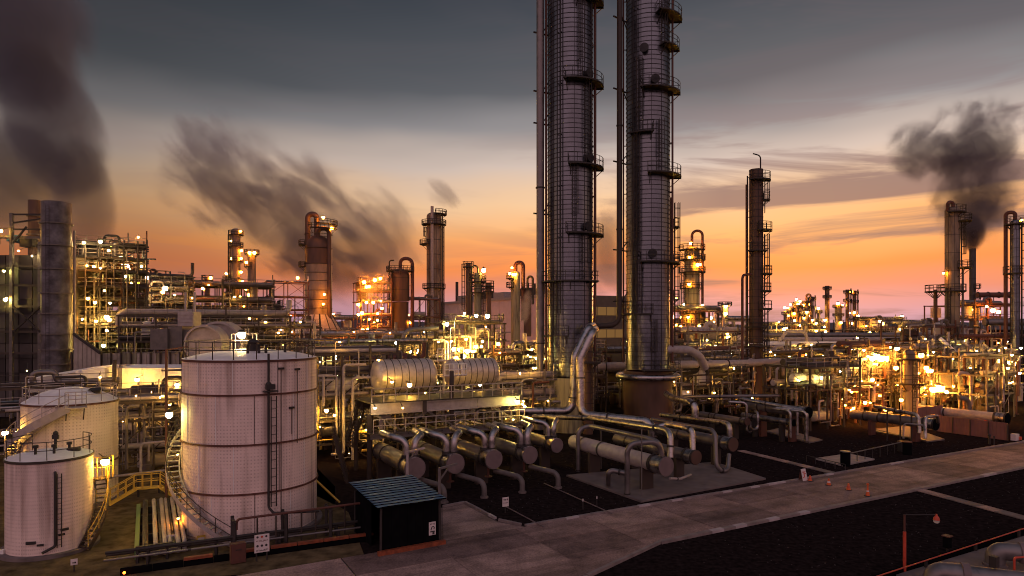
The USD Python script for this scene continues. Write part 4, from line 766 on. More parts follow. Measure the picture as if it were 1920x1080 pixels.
# far cluster on the horizon, right of the slim tower
far = [(1473, 4, 583, 'leftmost stub of the lamp-lit far cluster', 'flat'), (1483, 5, 576, 'second column of the lamp-lit far cluster', 'flat'), (1492, 5, 566, 'third column of the lamp-lit far cluster', 'flat'), (1501, 5, 570, 'fourth column of the lamp-lit far cluster', 'dome'), (1512, 5, 563, 'loop-topped column of the lamp-lit far cluster', 'dome'), (1521, 5, 556, 'tallest column at the right of the lamp-lit far cluster', 'flat'),
       (1535, 3, 580, 'thin lone lit post between the far cluster and the far dark tower', 'flat'), (1551, 4.5, 536, 'tall thin dark tower on the far skyline', 'flat'), (1572, 7, 570, 'thick column crowned by an orange lamp on the far skyline', 'dome'), (1589, 4, 543, 'left of the dark pair of far towers', 'flat'), (1602, 4, 545, 'right of the dark pair of far towers', 'flat')]
fl = {0: [(1471, 577, W), (1477, 578, W)], 1: [(1482, 571, O), (1478, 592, O)], 2: [(1493, 561, W), (1489, 588, O), (1490, 601, O)], 3: [(1500, 565, O), (1497, 570, W), (1506, 572, O)], 4: [(1513, 585, W), (1507, 596, W), (1517, 570, O)], 5: [(1515, 592, W), (1523, 600, W)], 6: [(1535, 578, W)], 7: [(1547, 600, W)], 8: [(1571, 569, O, 1.3), (1580, 572, W), (1577, 605, O)], 9: [(1594, 587, W, .8), (1597, 606, W)], 10: [(1602, 586, O), (1596, 547, O), (1609, 592, W)]}
for i, (px, hw, top, lab, hd) in enumerate(far):
    Yf = 330.0; column('far_tower', lab, 'tower', px - hw, px + hw, Yf, top, 0, 'rust_shell' if i in (7, 9, 10) else 'stained_shell', None, 0, None, [(zat(top + 6, Yf), -150, 150, 1.0), (zat(top + 22, Yf), -150, 150, 1.0)], [], hd, [(*q[:3], .8 * (q[3] if len(q) > 3 else 1)) for q in fl.get(i, ())], [(80, 6, zat(top - 2, Yf), .35, 'dark_steel')] if i in (5, 9, 10) else [], 10, vent=(70, .5, 3, 10, 'rust_red') if i == 4 else None)
column('far_tower', 'squat lit silo on the skyline just right of the orange lit tower', 'tower', 1352, 1366, 240.0, 570, 0, 'beige_panel', None, 0, None, [(zat(572, 240), -150, 150, 1.2)], [], 'flat', [(1361, 574, W), (1361, 588, W)], [], 14)
column('far_tower', 'small twin-pronged dark stack standing right of the stepped steel tower', 'tower', 287, 297, 170.0, 515, 0, 'rust_shell', None, 0, None, [(zat(520, 170), -150, 150, .7)], [], 'flat', (), [], 12, vent=(-80, .25, 1.4, 10, 'dark_steel'))
column('far_tower', 'dark stub carrying an orange lamp above the mid-left pipe racks', 'tower', 383, 394, 165.0, 520, 0, 'rust_shell', None, 0, None, [(zat(525, 165), -150, 150, .7)], [], 'flat', [(395, 521, O, 1.1), (381, 541, O, 1.1)], [(-80, 6, zat(516, 165), .2, 'dark_steel')], 12)

# ------------------------------------------------------------------ the left block
def stack(label, pl, pr, Y, ytop, mat, rings, skew=0):
    X, R = circ(pl, pr, Y); c = np.array([X, Y, 0]); z1 = zat(ytop, Y); t = thing('exhaust_stack', label, 'chimney', (X, Y, 0))
    G().lathe([(R, 0), (R, z1), (R, z1), (R * .92, z1), (R * .92, z1), (R * .92, z1 - 3)], c, 36).put('shell', mat, t)
    for py in rings: z = zat(py, Y); G().lathe([(R, z - .1), (R + .22, z - .1), (R + .22, z - .1), (R + .22, z + .06), (R + .22, z + .06), (R, z + .06)], c, 36).put('ring', 'grey_steel', t)
    return t, c, R
ts, cs, Rs = stack('wide sooty metal chimney with pale rings at the left edge', 76, 135, 86.0, 380, 'soot_metal', (420, 461, 505, 550, 588, 626, 655, 682))
f = facing(*cs[:2]); q = cs + d(f + rad(98)) * (Rs + .3); G().cyl(q + Z * 4, q + Z * zat(430, 86), .17, 8).put('riser_pipe', 'pale_steel', ts); ladder(G(), cs + d(f + rad(-30)) * (Rs + .2) + Z * 3, cs + d(f + rad(-30)) * (Rs + .2) + Z * zat(390, 86), d(f + rad(-30)), .4, .02).put('ladder', 'dark_steel', ts)
stack('dark chimney half hidden behind the wide sooty one', 52, 79, 93.0, 376, 'rust_shell', (405, 440))
# panelled furnace wall
Yw = 91.0; x0, x1 = P(-90, 0, Yw)[0], P(136, 0, Yw)[0]; t = thing('furnace', 'dark panelled furnace casing behind the sooty chimney at the left edge', 'building', ((x0 + x1) / 2, Yw, 0))
z1 = zat(478, Yw); G().box(((x0 + x1) / 2, Yw + 4, z1 / 2), (x1 - x0, 7.6, z1)).put('casing', 'dark_steel', t)
nx, nz = 9, 11
for i in range(nx):
    for k in range(nz):
        a, b = x0 + (x1 - x0) * i / nx, z1 * k / nz; G().box((a + (x1 - x0) / nx / 2, Yw + .1 - random.uniform(0, .04), b + z1 / nz / 2), ((x1 - x0) / nx - .12, .16, z1 / nz - .12)).put('panel', random.choice(['dark_panel', 'dark_panel', 'dark_steel', 'dark_panel']), t)
for px in (-50, 22, 75, 132): a = P(px, 600, Yw - 1)[0]; G().bar((a, Yw - 1, 0), (a, Yw - 1, zat(402, Yw) if px == 22 else zat(455, Yw)), .4).put('column', 'grey_steel', t)
for py in (447, 500, 536, 575, 622, 662): G().bar((x0, Yw - .9, zat(py, Yw)), (x1, Yw - .9, zat(py, Yw)), .2, .3).put('girder', 'brown_steel' if py != 447 else 'grey_steel', t)
for (xa, ya), (xb, yb) in (((25, 402), (78, 402)), ((25, 418), (78, 410)), ((25, 430), (78, 430)), ((25, 455), (50, 425)), ((25, 575), (75, 622)), ((25, 622), (75, 575))): G().bar(P(xa, ya, Yw - 1.3), P(xb, yb, Yw - 1.3), .2).put('brace', 'dark_steel', t)
for xa, xb in ((0, 22), (-40, 0)): railing(G(), [P(xa, 458, Yw - 1.2), P(xb, 458, Yw - 1.2)], 2.2, 1.5, .05).put('railing', 'brown_steel', t)
for k, (px, py, w, h, m) in enumerate(((38, 449, 22, 12, 'roof_blue'), (63, 455, 24, 20, 'dark_steel'))): a = P(px, py, Yw + 2); G().box(a, (w * Yw / F, 3, h * Yw / F)).put('roof_unit', m, t)
for q in ((2, 433, W), (10, 562, GR), (12, 560, W, .8), (35, 470, WH, .5), (60, 480, WH, .5), (7, 508, GR, .8)): p = P(q[0], q[1], Yw - 1.6); lamp(t, p, q[2], lamp_size(Yw, q[2], q[3] if len(q) > 3 else 1.0), p + np.array([0, 1.5, .6]))
# stepped steel tower with many lamps
lv = lambda *py, Y=98.0: [zat(p, Y) for p in py]
rack('steel_tower', 'tall stepped steel tower crowded with pipes right of the sooty chimney', 'steel structure', P(141, 0, 92)[:2], 3, 2, 2.9, 3.2, lv(668, 640, 612, 590, 560, 535, 505, 480, 455, Y=92), 21,
    [(157, 455, WH, .8), (188, 453, WH), (178, 567, W, 1.2), (200, 595, W, 1.6), (205, 600, WH, 1.1), (180, 602, W), (196, 545, W, .7), (176, 500, O, .9), (163, 498, O, .7), (188, 503, W, .6), (204, 470, W, .8), (194, 648, GR, 1.1), (200, 620, W), (165, 560, W)], 'dark_steel', 6, True, (1, 2, 3, 5, 6, 7), 4, 38, .6, panels=18, auto=2, mats=DARKMATS)
rack('steel_tower', 'second step of the crowded steel tower, hung with bright lamps along its edge', 'steel structure', P(196, 0, 100)[:2], 2, 2, 2.6, 3.2, lv(660, 630, 600, 570, 540, 510, 485, 462, Y=100), 22,
    [(216, 466, W, 1.3), (210, 462, W), (227, 485, WH, 1.6), (231, 497, W, 1.3), (240, 497, WH, 1.6), (246, 506, O, 1.1), (232, 508, W, 1.2), (236, 518, GR), (213, 520, W, .9), (222, 540, O, .8)], 'dark_steel', 6, True, (1, 2, 4, 6), 3, 30, .5, panels=8, auto=2, mats=DARKMATS)
rack('steel_tower', 'lowest step of the crowded steel tower with railed decks', 'steel structure', P(233, 0, 108)[:2], 3, 2, 3.4, 3.6, lv(655, 620, 590, 565, 540, 515, Y=108), 23,
    [(276, 521, WH, 1.0), (273, 547, W, 1.2), (273, 555, WH, 1.2), (305, 548, O, 1.2), (310, 541, WH, 1.4), (328, 553, W, .7), (260, 530, O, .8)], 'dark_steel', 7, True, (2, 3), 3, 22, .35, panels=5, auto=2, mats=DARKMATS)
# mid-left racks
rack('pipe_rack', 'broad pipe rack with long dark pipe runs behind the tall white tank', 'pipe rack', P(222, 0, 84)[:2], 5, 2, 4.2, 3.5, lv(670, 640, 612, 590, Y=84), 31, [(206, 568, W, .9)], 'brown_steel', 6, True, (1,), 3, 14, .2, auto=4, big=1.4, mats=['dull_metal', 'brown_steel', 'grey_steel', 'brown_steel', 'dark_steel', 'pale_steel'])
rack('pipe_rack', 'high pipe rack with a railed gantry between the stepped tower and domed vessel', 'pipe rack', P(300, 0, 112)[:2], 4, 2, 4.6, 4, lv(640, 605, 578, 560, 531, Y=112), 32, [(468, 597, O), (380, 541, O, .9), (428, 600, W, .6), (445, 595, W, .5)], 'dark_steel', 6, True, (4,), 2, 14, .2, auto=2, big=1.5, mats=DARKMATS)
rack('pipe_rack', 'dark pipe rack sagging toward the cross-braced frame left of the domed vessel', 'pipe rack', P(430, 0, 120)[:2], 2, 2, 4.6, 4, lv(650, 615, 585, 572, Y=120), 33, [(455, 655, W, .5)], 'dark_steel', 7, True, (), 2, 12, .2, auto=3, big=1.6, auto_mat='lamp_orange', mats=['brown_steel', 'rust_red', 'dull_metal', 'dark_steel'])
rack('braced_frame', 'cross-braced open steel frame at the left of the domed vessel', 'steel structure', P(500, 0, 150)[:2], 2, 1, 4.6, 5, lv(610, 580, 555, 527, Y=150), 34, [(558, 521, O, 1.0)], 'rust_red', 2, False, (), 0, 6, 1.0)
rack('lamp_scaffold', 'steel frame ablaze with orange lamps under a glowing plume', 'steel structure', P(676, 0, 160)[:2], 3, 2, 2.6, 3, lv(640, 615, 590, 565, 545, 528, Y=160), 35,
    [(683, 529, O, 1.2), (687, 538, O), (703, 525, O, 1.2), (713, 522, O), (692, 537, O), (672, 571, O, 1.1), (679, 587, O, 1.2), (687, 567, O), (700, 567, O, 1.1), (708, 588, O, .8), (708, 600, O, .9), (680, 619, O, 1.2), (690, 617, O), (716, 578, O), (672, 590, O)], 'rust_red', 5, True, (1, 3, 5), 2, 14, .3, auto=6, auto_mat='lamp_orange', panels=2)
rack('braced_frame', 'braced lattice frame between the dark squat vessel and the tall bracketed tower', 'steel structure', P(771, 0, 172)[:2], 2, 1, 4, 4, lv(630, 595, 560, Y=172), 36, (), 'rust_red', 3, False, (), 1, 8, .9)
rack('pipe_rack', 'low cluttered pipe rack at the foot of the domed vessel', 'pipe rack', P(520, 0, 118)[:2], 6, 2, 4.2, 4, lv(670, 640, 628, Y=118), 37, [(700, 650, O, .6)], 'brown_steel', 6, True, (1,), 3, 14, .2, auto=5, big=1.5, auto_mat='lamp_orange')
# grey boxes and round duct ends behind the tall tank
Yd = 72.0; t = thing('flue_duct', 'pair of half-round grey flue duct ends behind the tall white tank', 'duct', P(400, 0, Yd) * (1, 1, 0))
for px, R_, Y_ in ((388, 2.0, 70.0), (415, 2.5, 73.0)):
    c = P(px, 645, Y_); ax = frame((0, -1, 0)); g = G().lathe([(R_, 0), (R_, 2.0), (R_, 2.0), (R_ * .9, 2.0), (R_ * .9, 2.0), (R_ * .9, 1.7), (R_ * .9, 1.7), (0, 1.7)], c + np.array([0, 1, 0]), 30, ax); g.put('duct_end', 'pale_steel', t)
for k, (a, b, top, bot, Y_) in enumerate(((292, 325, 616, 655, 76), (325, 352, 612, 655, 76.5), (352, 385, 618, 655, 77))): A, B = P(a, top, Y_), P(b, bot, Y_); G().box(((A + B) / 2), (B[0] - A[0] - .08, 2.5, A[2] - B[2])).put('duct_box', 'grey_steel', t)
A, B = P(341, 585, 80), P(370, 612, 80); t = thing('steel_cabinet', 'ribbed beige steel cabinet with two vents above the round duct ends', 'cabinet', (A + B) / 2 * (1, 1, 0))
G().box((A + B) / 2, (B[0] - A[0], 2, A[2] - B[2])).put('body', 'pale_steel', t)
for k in range(4): G().box(((A[0] + B[0]) / 2, 79 - .03, B[2] + (A[2] - B[2]) * (k + .5) / 4), (B[0] - A[0] - .1, .1, (A[2] - B[2]) / 4 - .1)).put('panel', 'pale_steel', t)
for px in (348, 365): q = P(px, 585, 80); G().cyl(q, q + Z * 2.4, .14, 8).put('vent', 'pale_steel', t)
for px in (345, 367): q = P(px, 612, 80); G().bar(q * (1, 1, 0), q, .2).put('leg', 'brown_steel', t)
# beige wall with panels (left) and the white duct in front of it
Yb = 76.0; t = thing('panel_wall', 'yellowish panelled wall stretching behind the white duct', 'wall', P(260, 0, Yb) * (1, 1, 0))
xa, xb = P(138, 0, Yb)[0], P(340, 0, Yb)[0]; n_ = 22
for i in range(n_):
    for k in range(2):
        x = xa + (xb - xa) * (i + .5) / n_; h = zat(662, Yb) / 2; G().box((x, Yb - random.uniform(0, .03), h * (k + .5)), ((xb - xa) / n_ - .06, .2, h - .06)).put('panel', random.choice(['beige_panel', 'beige_panel', 'skirt_shell']), t)
for i in range(0, n_ + 1, 2): x = xa + (xb - xa) * i / n_; G().bar((x, Yb - .3, 0), (x, Yb - .3, zat(660, Yb)), .16).put('post', 'brown_steel', t)
A, B, C = P(138, 628, Yb - 2), P(188, 664, Yb - 2), P(138, 690, Yb - 2); t = thing('stair_wall', 'sloped pale panel wall under a braced stair beside the sooty chimney', 'wall', A * (1, 1, 0))
for i in range(6):
    u_ = i / 6; xl, xr = A[0] + (B[0] - A[0]) * u_, A[0] + (B[0] - A[0]) * (u_ + 1 / 6); zl, zr = A[2] + (B[2] - A[2]) * u_, A[2] + (B[2] - A[2]) * (u_ + 1 / 6)
    G().quad((xl + .03, Yb - 2, 0), (xr - .03, Yb - 2, 0), (xr - .03, Yb - 2, zr), (xl + .03, Yb - 2, zl)).quad((xr - .03, Yb - 1.9, 0), (xl + .03, Yb - 1.9, 0), (xl + .03, Yb - 1.9, zl), (xr - .03, Yb - 1.9, zr)).put('panel', 'beige_panel', t)
G().bar(A + Z * .15, B + Z * .15, .3).put('coping', 'dark_steel', t)
t = thing('white_duct', 'long white panelled duct with an arched top behind the two smaller tanks', 'duct', P(200, 0, 68) * (1, 1, 0))
prev = None; secs = [(50, 712, 735, 62), (98, 704, 737, 62.5), (150, 695, 738, 63), (197, 690, 740, 64), (206, 690, 738, 66), (228, 690, 735, 66), (268, 690, 735, 67), (302, 690, 735, 67.5), (345, 690, 735, 68)]
for i, ((p0, t0, b0, Ya), (p1, t1, b1, Yb_)) in enumerate(zip(secs[:-1], secs[1:])):
    A, B = P(p0, t0, Ya), P(p1, t1, Yb_); A2, B2 = P(p0, b0, Ya), P(p1, b1, Yb_); off = np.array([0, 2.2, 0]); e = np.array([.035, 0, 0])
    g = G().quad(A2 + e, B2 - e, B - e, A + e).quad(A + e, B - e, B - e + off + Z * .25, A + e + off + Z * .25).quad(A2 + e + off, A2 + e, A + e, A + off + e + Z * .25).quad(B2 - e, B2 - e + off, B - e + off + Z * .25, B - e)
    g.put('panel', 'white_paint' if i != 4 else 'pale_steel', t)
for px, Y_ in ((60, 63), (150, 64), (230, 67), (300, 68.5), (340, 69)): q = P(px, 733, Y_); G().bar(q * (1, 1, 0) + np.array([0, .8, 0]), q + np.array([0, .8, 0]), .25).put('leg', 'brown_steel', t)
for px, py in ((257, 712), (332, 722)): p = P(px, py, 65.5); lamp(t, p, W, .2, p + np.array([0, 1, .4]))
# rack in the yard behind the tanks
rack('yard_rack', 'crowded upright pipes in a yellow lit rack between the middle and tall tanks', 'pipe rack', P(214, 0, 54)[:2], 4, 2, 2.8, 2.6, [2.2, 4.8, 6.3], 41, [(255, 742, W, .6), (300, 745, W, .6), (230, 790, W, .35)], 'brown_steel', 6, True, (2,), 3, 44, .25, auto=4, auto_mat='lamp_warm', mats=['brown_steel', 'grey_steel', 'pale_steel', 'pale_steel', 'dull_metal'], fine=.8)
rack('yard_rack', 'low pipe rack at the left edge behind the middle tank', 'pipe rack', P(-40, 0, 58)[:2], 3, 2, 3.4, 3, [2.5, 5.0, 7.0], 42, [(50, 695, W, .4)], 'brown_steel', 6, True, (1,), 2, 16, .2, auto=3)
t = thing('tall_post', 'thin rusty post standing before the white duct left of the tall tank', 'post', P(312, 0, 46) * (1, 1, 0)); g = G().bar(P(312, 0, 46) * (1, 1, 0), P(312, 655, 46), .13); g.bar(P(312, 656, 46), P(352, 650, 47.5), .1).put('post', 'rust_red', t)
pipe('white-grey handrail pipe on posts between the middle and tall tanks', [GP(208, 900), P(208, 894, 47), P(308, 882, 50)], .09, .2, 'pale_steel', 8, (), [(1, .5), (1, .9)])
pipe('pale overhead pipe with a dropped leg left of the tall tank stair', [P(264, 890, 49), P(264, 832, 49), P(308, 828, 50)], .1, .25, 'pale_steel', 8)
# bright structure right of the tall tank
rack('lit_scaffold', 'yellow lit maze of decks and pipes right of the tall white tank', 'steel structure', P(585, 0, 60)[:2], 3, 2, 2.7, 3.2, [1.8, 3.9, 6.0, 8.2, 10.0], 51, [(612, 770, W, 1.3), (627, 778, W, 1.0), (600, 800, W, .5), (655, 850, W, .4), (690, 790, W, .4)], 'brown_steel', 5, True, (1, 2, 3), 2, 34, .35, auto=6, mats=['brown_steel', 'pale_steel', 'dull_metal', 'grey_steel', 'yellow_paint', 'pale_steel'])
rack('lit_scaffold', 'dim railed decks behind the yellow lit maze, below the domed vessel', 'steel structure', P(600, 0, 82)[:2], 4, 2, 3.6, 3.2, [3.0, 5.5, 8.0, 10.3], 52, [(635, 670, GR, 2.2), (744, 643, GR, 1.3)], 'brown_steel', 6, True, (1, 3), 3, 26, .25, auto=5)
t = thing('stairway', 'steep steel stairway climbing at the left of the long girder platform', 'stairs', P(660, 0, 57) * (1, 1, 0)); stair(t, P(655, 838, 56), P(676, 770, 57), .8, 'brown_steel', 'brown_steel', .25, .04)
t = thing('stairway', 'leaning open ladder stair below the steep stairway', 'stairs', P(640, 0, 52) * (1, 1, 0)); stair(t, GP(650, 905), P(625, 815, 52.5), .7, 'brown_steel', 'brown_steel', .28, .03)
t = thing('chute', 'dark olive sheet chute with a yellow edge pipe right of the tall tank', 'chute', GP(610, 940)); A, B = P(592, 875, 46), P(628, 925, 46); g = G().quad(A - Z * .0, A - Z * 2.0, B - Z * .8, B + Z * .5).quad(B + Z * .5, B - Z * .8, A - Z * 2, A); g.put('sheet', 'skirt_shell', t); G().cyl(P(592, 900, 45.8), P(637, 942, 45), .07, 8).put('edge_pipe', 'yellow_paint', t)
# girder platform with the two drums
o = GP(695, 900); o = np.array([P(695, 0, 53.8)[0], 53.8, 0]); t = thing('girder_platform', 'long steel platform with a deep pale girder above the front exchangers', 'steel structure', tuple(o + U * 6.8)); at = lambda s, t_, z: o + U * s + V * t_ + Z * z
G().hbeam(at(0, 0, 5.75), at(9.6, 0, 5.75), .4, .9).put('girder', 'pale_steel', t); G().hbeam(at(9.65, 0, 5.75), at(13.9, 0, 5.75), .4, .85).put('girder', 'pale_steel', t); G().box(at(4.6, -.22, 5.75), (.35, .06, .95), GRID).put('splice_plate', 'brown_steel', t)
G().hbeam(at(-.2, -.6, 3.6), at(14, -.6, 3.6), .3, .4).put('girder', 'grey_steel', t); G().hbeam(at(0, 4, 5.75), at(13.9, 4, 5.75), .4, .8).put('girder', 'brown_steel', t)
for s_ in (0, 7.3, 13.9): G().hbeam(at(s_, .3, 0), at(s_, .3, 8.6 if s_ == 7.3 else 5.3), .36, .36).put('post', 'brown_steel', t); G().hbeam(at(s_, 4.3, 0), at(s_, 4.3, 5.3), .3, .3).put('post', 'brown_steel', t)
G().box(at(6.95, 2, 6.25), (14.2, 4.6, .08), GRID).put('deck', 'dark_steel', t); G().box(at(6.95, -.2, 3.82), (14.4, 1.1, .06), GRID).put('walkway', 'brown_steel', t)
railing(G(), [at(0, -.3, 6.3), at(14, -.3, 6.3)], 1.1, 1.0, .045).put('railing', 'pale_steel', t); railing(G(), [at(0, -.75, 3.86), at(14, -.75, 3.86)], 1.1, .9, .04).put('railing', 'pale_steel', t)
for a_, b_ in (((.3, 5.3), (2.6, 3.9)), ((4.8, 5.3), (2.6, 3.9)), ((4.9, 5.3), (7.2, 4.0)), ((9.5, 5.3), (7.4, 4.0)), ((11.2, 5.2), (13.6, 4.0))): G().bar(at(a_[0], 0, a_[1]), at(b_[0], 0, b_[1]), .12).put('brace', 'grey_steel', t)
for s_ in range(1, 14): G().bar(at(s_, -.7, 3.7), at(s_, 4.2, 3.7), .1, .14).put('joist', 'brown_steel', t)
for px, py, m, k in ((970, 753, GR, 1.5), (984, 762, W, 1.0), (980, 757, W, .8), (703, 765, WH, .8), (755, 765, W, .5)): p = P(px, py, 53.0 + (px - 695) / 275 * 6.4 - (.0 if px > 960 else .5)); lamp(t, p, m, lamp_size(54, m, k), p + V * .5 + Z * .4)
rg = random.Random(5)
for k in range(12): s_ = rg.uniform(.5, 13); a = at(s_, rg.uniform(.5, 3.5), 3.9); r = rg.choice([.08, .12, .18]); G().tube([a, a + Z * rg.uniform(.5, 1.2), a + Z * rg.uniform(.6, 1.2) + U * rg.uniform(-2, 2)], r, 8, bend=.3, segs=3).put('pipe', rg.choice(PIPEMATS), t)
def drum(label, c, L, R, mat, bands, group=None):
    ax = frame(U); t = thing('pressure_drum', label, 'pressure drum', tuple(c * (1, 1, 0) + Z * (c[2] - R)))
    G().lathe([(R, -L / 2), (R, L / 2)], c, 36, ax).put('shell', mat, t)
    G().dome(c + U * L / 2, R, R * .5, 36, ax).put('head', mat, t); G().dome(c - U * L / 2, R, R * .5, 36, (ax[0], -ax[1], -ax[2])).put('head', mat, t)
    for k in range(bands): s_ = -L / 2 + L * (k + .5) / bands; G().lathe([(R, s_ - .03), (R + .035, s_ - .03), (R + .035, s_ - .03), (R + .035, s_ + .03), (R + .035, s_ + .03), (R, s_ + .03)], c, 36, ax).put('band', 'brown_steel', t)
    for s_ in (-.3, .3): G().box(c + U * L * s_ - Z * (R * .98), (.4, R * 1.3, R * .5), GRID).put('saddle', 'brown_steel', t)
    for s_ in (-.25, .1, .3): q = c + U * L * s_ + Z * R; G().cyl(q, q + Z * .5, .16, 10).put('nozzle', 'dark_steel', t)
    return t
td = drum('larger silver drum lying on the girder platform, floodlit along its side', P(757, 704, 64), 5.0, 1.6, 'drum_clad', 7); drum('second silver drum farther right on the girder platform', P(884, 697, 70.0), 4.6, 1.45, 'drum_clad', 7)
for px, py, Yl, k in ((768, 722, 59.5, 1.6), (735, 716, 60.0, .9), (900, 722, 66.0, 1.1), (860, 655, 70.0, 1.0)): p = P(px, py, Yl); lamp(td, p, W, lamp_size(60, W, k), p + V * 1.0 + Z * .3)
t = thing('access_platform', 'white railed access platform between the two silver drums', 'platform', P(840, 0, 62) * (1, 1, 0)); A = P(817, 680, 62)
for px, py, w_ in ((832, 676, 1.7), (850, 704, 2.2)): q = P(px, py, 61); G().box(q, (w_, 1.2, .1), GRID).put('deck', 'pale_steel', t); railing(G(), [q - U * w_ / 2 - V * .6, q + U * w_ / 2 - V * .6, q + U * w_ / 2 + V * .6], 1.1, .45, .04, 2).put('railing', 'white_paint', t); G().bar(np.array([q[0], q[1], 6.3]), q, .16).put('leg', 'pale_steel', t)
# bright unit in the middle
rack('lit_unit', 'dazzling yellow-white lit unit behind the second silver drum', 'process unit', P(832, 0, 92)[:2], 3, 2, 3.2, 3.2, [2.5, 5.2, 8.0, 10.6, 13.0], 61,
    [(851, 655, W, 1.5), (876, 658, W, 1.8), (869, 668, W, 1.5), (893, 650, W, 1.2), (855, 672, W, 1.6), (888, 660, W, 1.5), (903, 650, W), (893, 592, GR, 1.2), (914, 593, W, 1.6), (838, 608, GR, 1.3), (874, 636, O), (905, 640, W, .9), (846, 640, W, .8)], 'brown_steel', 5, True, (1, 3), 3, 30, .25, auto=8, mats=['pale_steel', 'dull_metal', 'bare_metal', 'white_paint'])
rack('pipe_rack', 'dim pipe rack at the left foot of the tall pair', 'pipe rack', P(925, 0, 84)[:2], 3, 2, 3.4, 3.4, [2.5, 5.0, 7.0, 9.0], 62, [(934, 645, O, 1.3), (937, 662, O, .6)], 'brown_steel', 6, True, (1,), 2, 18, .2, auto=3)
A = P(888, 597, 96); pipe('curved vent pipes bundled beside the dazzling lit unit', [A - Z * 9, A + Z * .4, A - np.array([1.6, 0, .2])], .35, 1.0, 'dull_metal', 12)
pipe('arched grey pipe above the larger silver drum, left of the dazzling unit', [P(757, 650, 90) * (1, 1, 0) + Z * 3, P(757, 619, 90), P(822, 616, 92)], .33, 1.2, 'dull_metal', 12)
# warehouse
A = np.array([*P(825, 0, 270)[:2], 0]); B = A - V * 95; h = zat(571, 270); nrm = -U; t = thing('warehouse', 'long pink-grey warehouse crossing behind the tall pair', 'building', tuple((A + B) / 2)); n_ = 9
wd = np.linalg.norm(B - A); dr = (B - A) / wd; e = -U
G().box((A + B) / 2 + U * 17 + Z * h / 2, (wd, 33.6, h), (dr, np.cross(Z, dr), Z)).put('core', 'dark_steel', t)
for i in range(n_): c_ = A + dr * wd * (i + .5) / n_ + Z * (5 + (h - 5) / 2); G().box(c_ + e * .2, (wd / n_ - .25, .5, h - 5), (dr, np.cross(Z, dr), Z)).put('wall_panel', 'pink_wall', t)
G().bar(A + Z * (h + .3) + e * .3, B + Z * (h + .3) + e * .3, 1.2, .9).put('parapet', 'pale_steel', t)
for k, (f_, w_, h_) in enumerate(((.1, 7, 2.5), (.28, 9, 3), (.44, 8, 2.4), (.6, 9, 3), (.8, 6, 2), (.9, 5, 2))): G().box(A + dr * wd * f_ + U * 8 + Z * (h + h_ / 2 + .8), (w_, 6, h_), (dr, np.cross(Z, dr), Z)).put('roof_unit', 'brown_steel' if k % 2 else 'pale_steel', t)
for f_ in (.06, .17, .7, .76): G().cyl(A + dr * wd * f_ + U * 5 + Z * h, A + dr * wd * f_ + U * 5 + Z * (h + 5 + 4 * (f_ < .1)), .6, 10).put('roof_vent', 'brown_steel', t)
E = B + e * .0; fc = -V                                      # its end wall, with the strip windows
G().box(B + dr * .3 + U * 17 + Z * (h / 2 + 2.5), (.5, 33, h - 5), (dr, np.cross(Z, dr), Z)).put('end_wall', 'dark_panel', t)
for z_, m in ((h - 4.5, 'dim_window'), (h - 11, 'dim_window'), (5.2, 'lit_window')):
    for k in range(5): G().box(B + dr * .6 + U * (4 + k * 3.2) + Z * z_, (.16, 2.9, 2.4 if m == 'dim_window' else 1.2), (dr, np.cross(Z, dr), Z)).put('window', m, t)
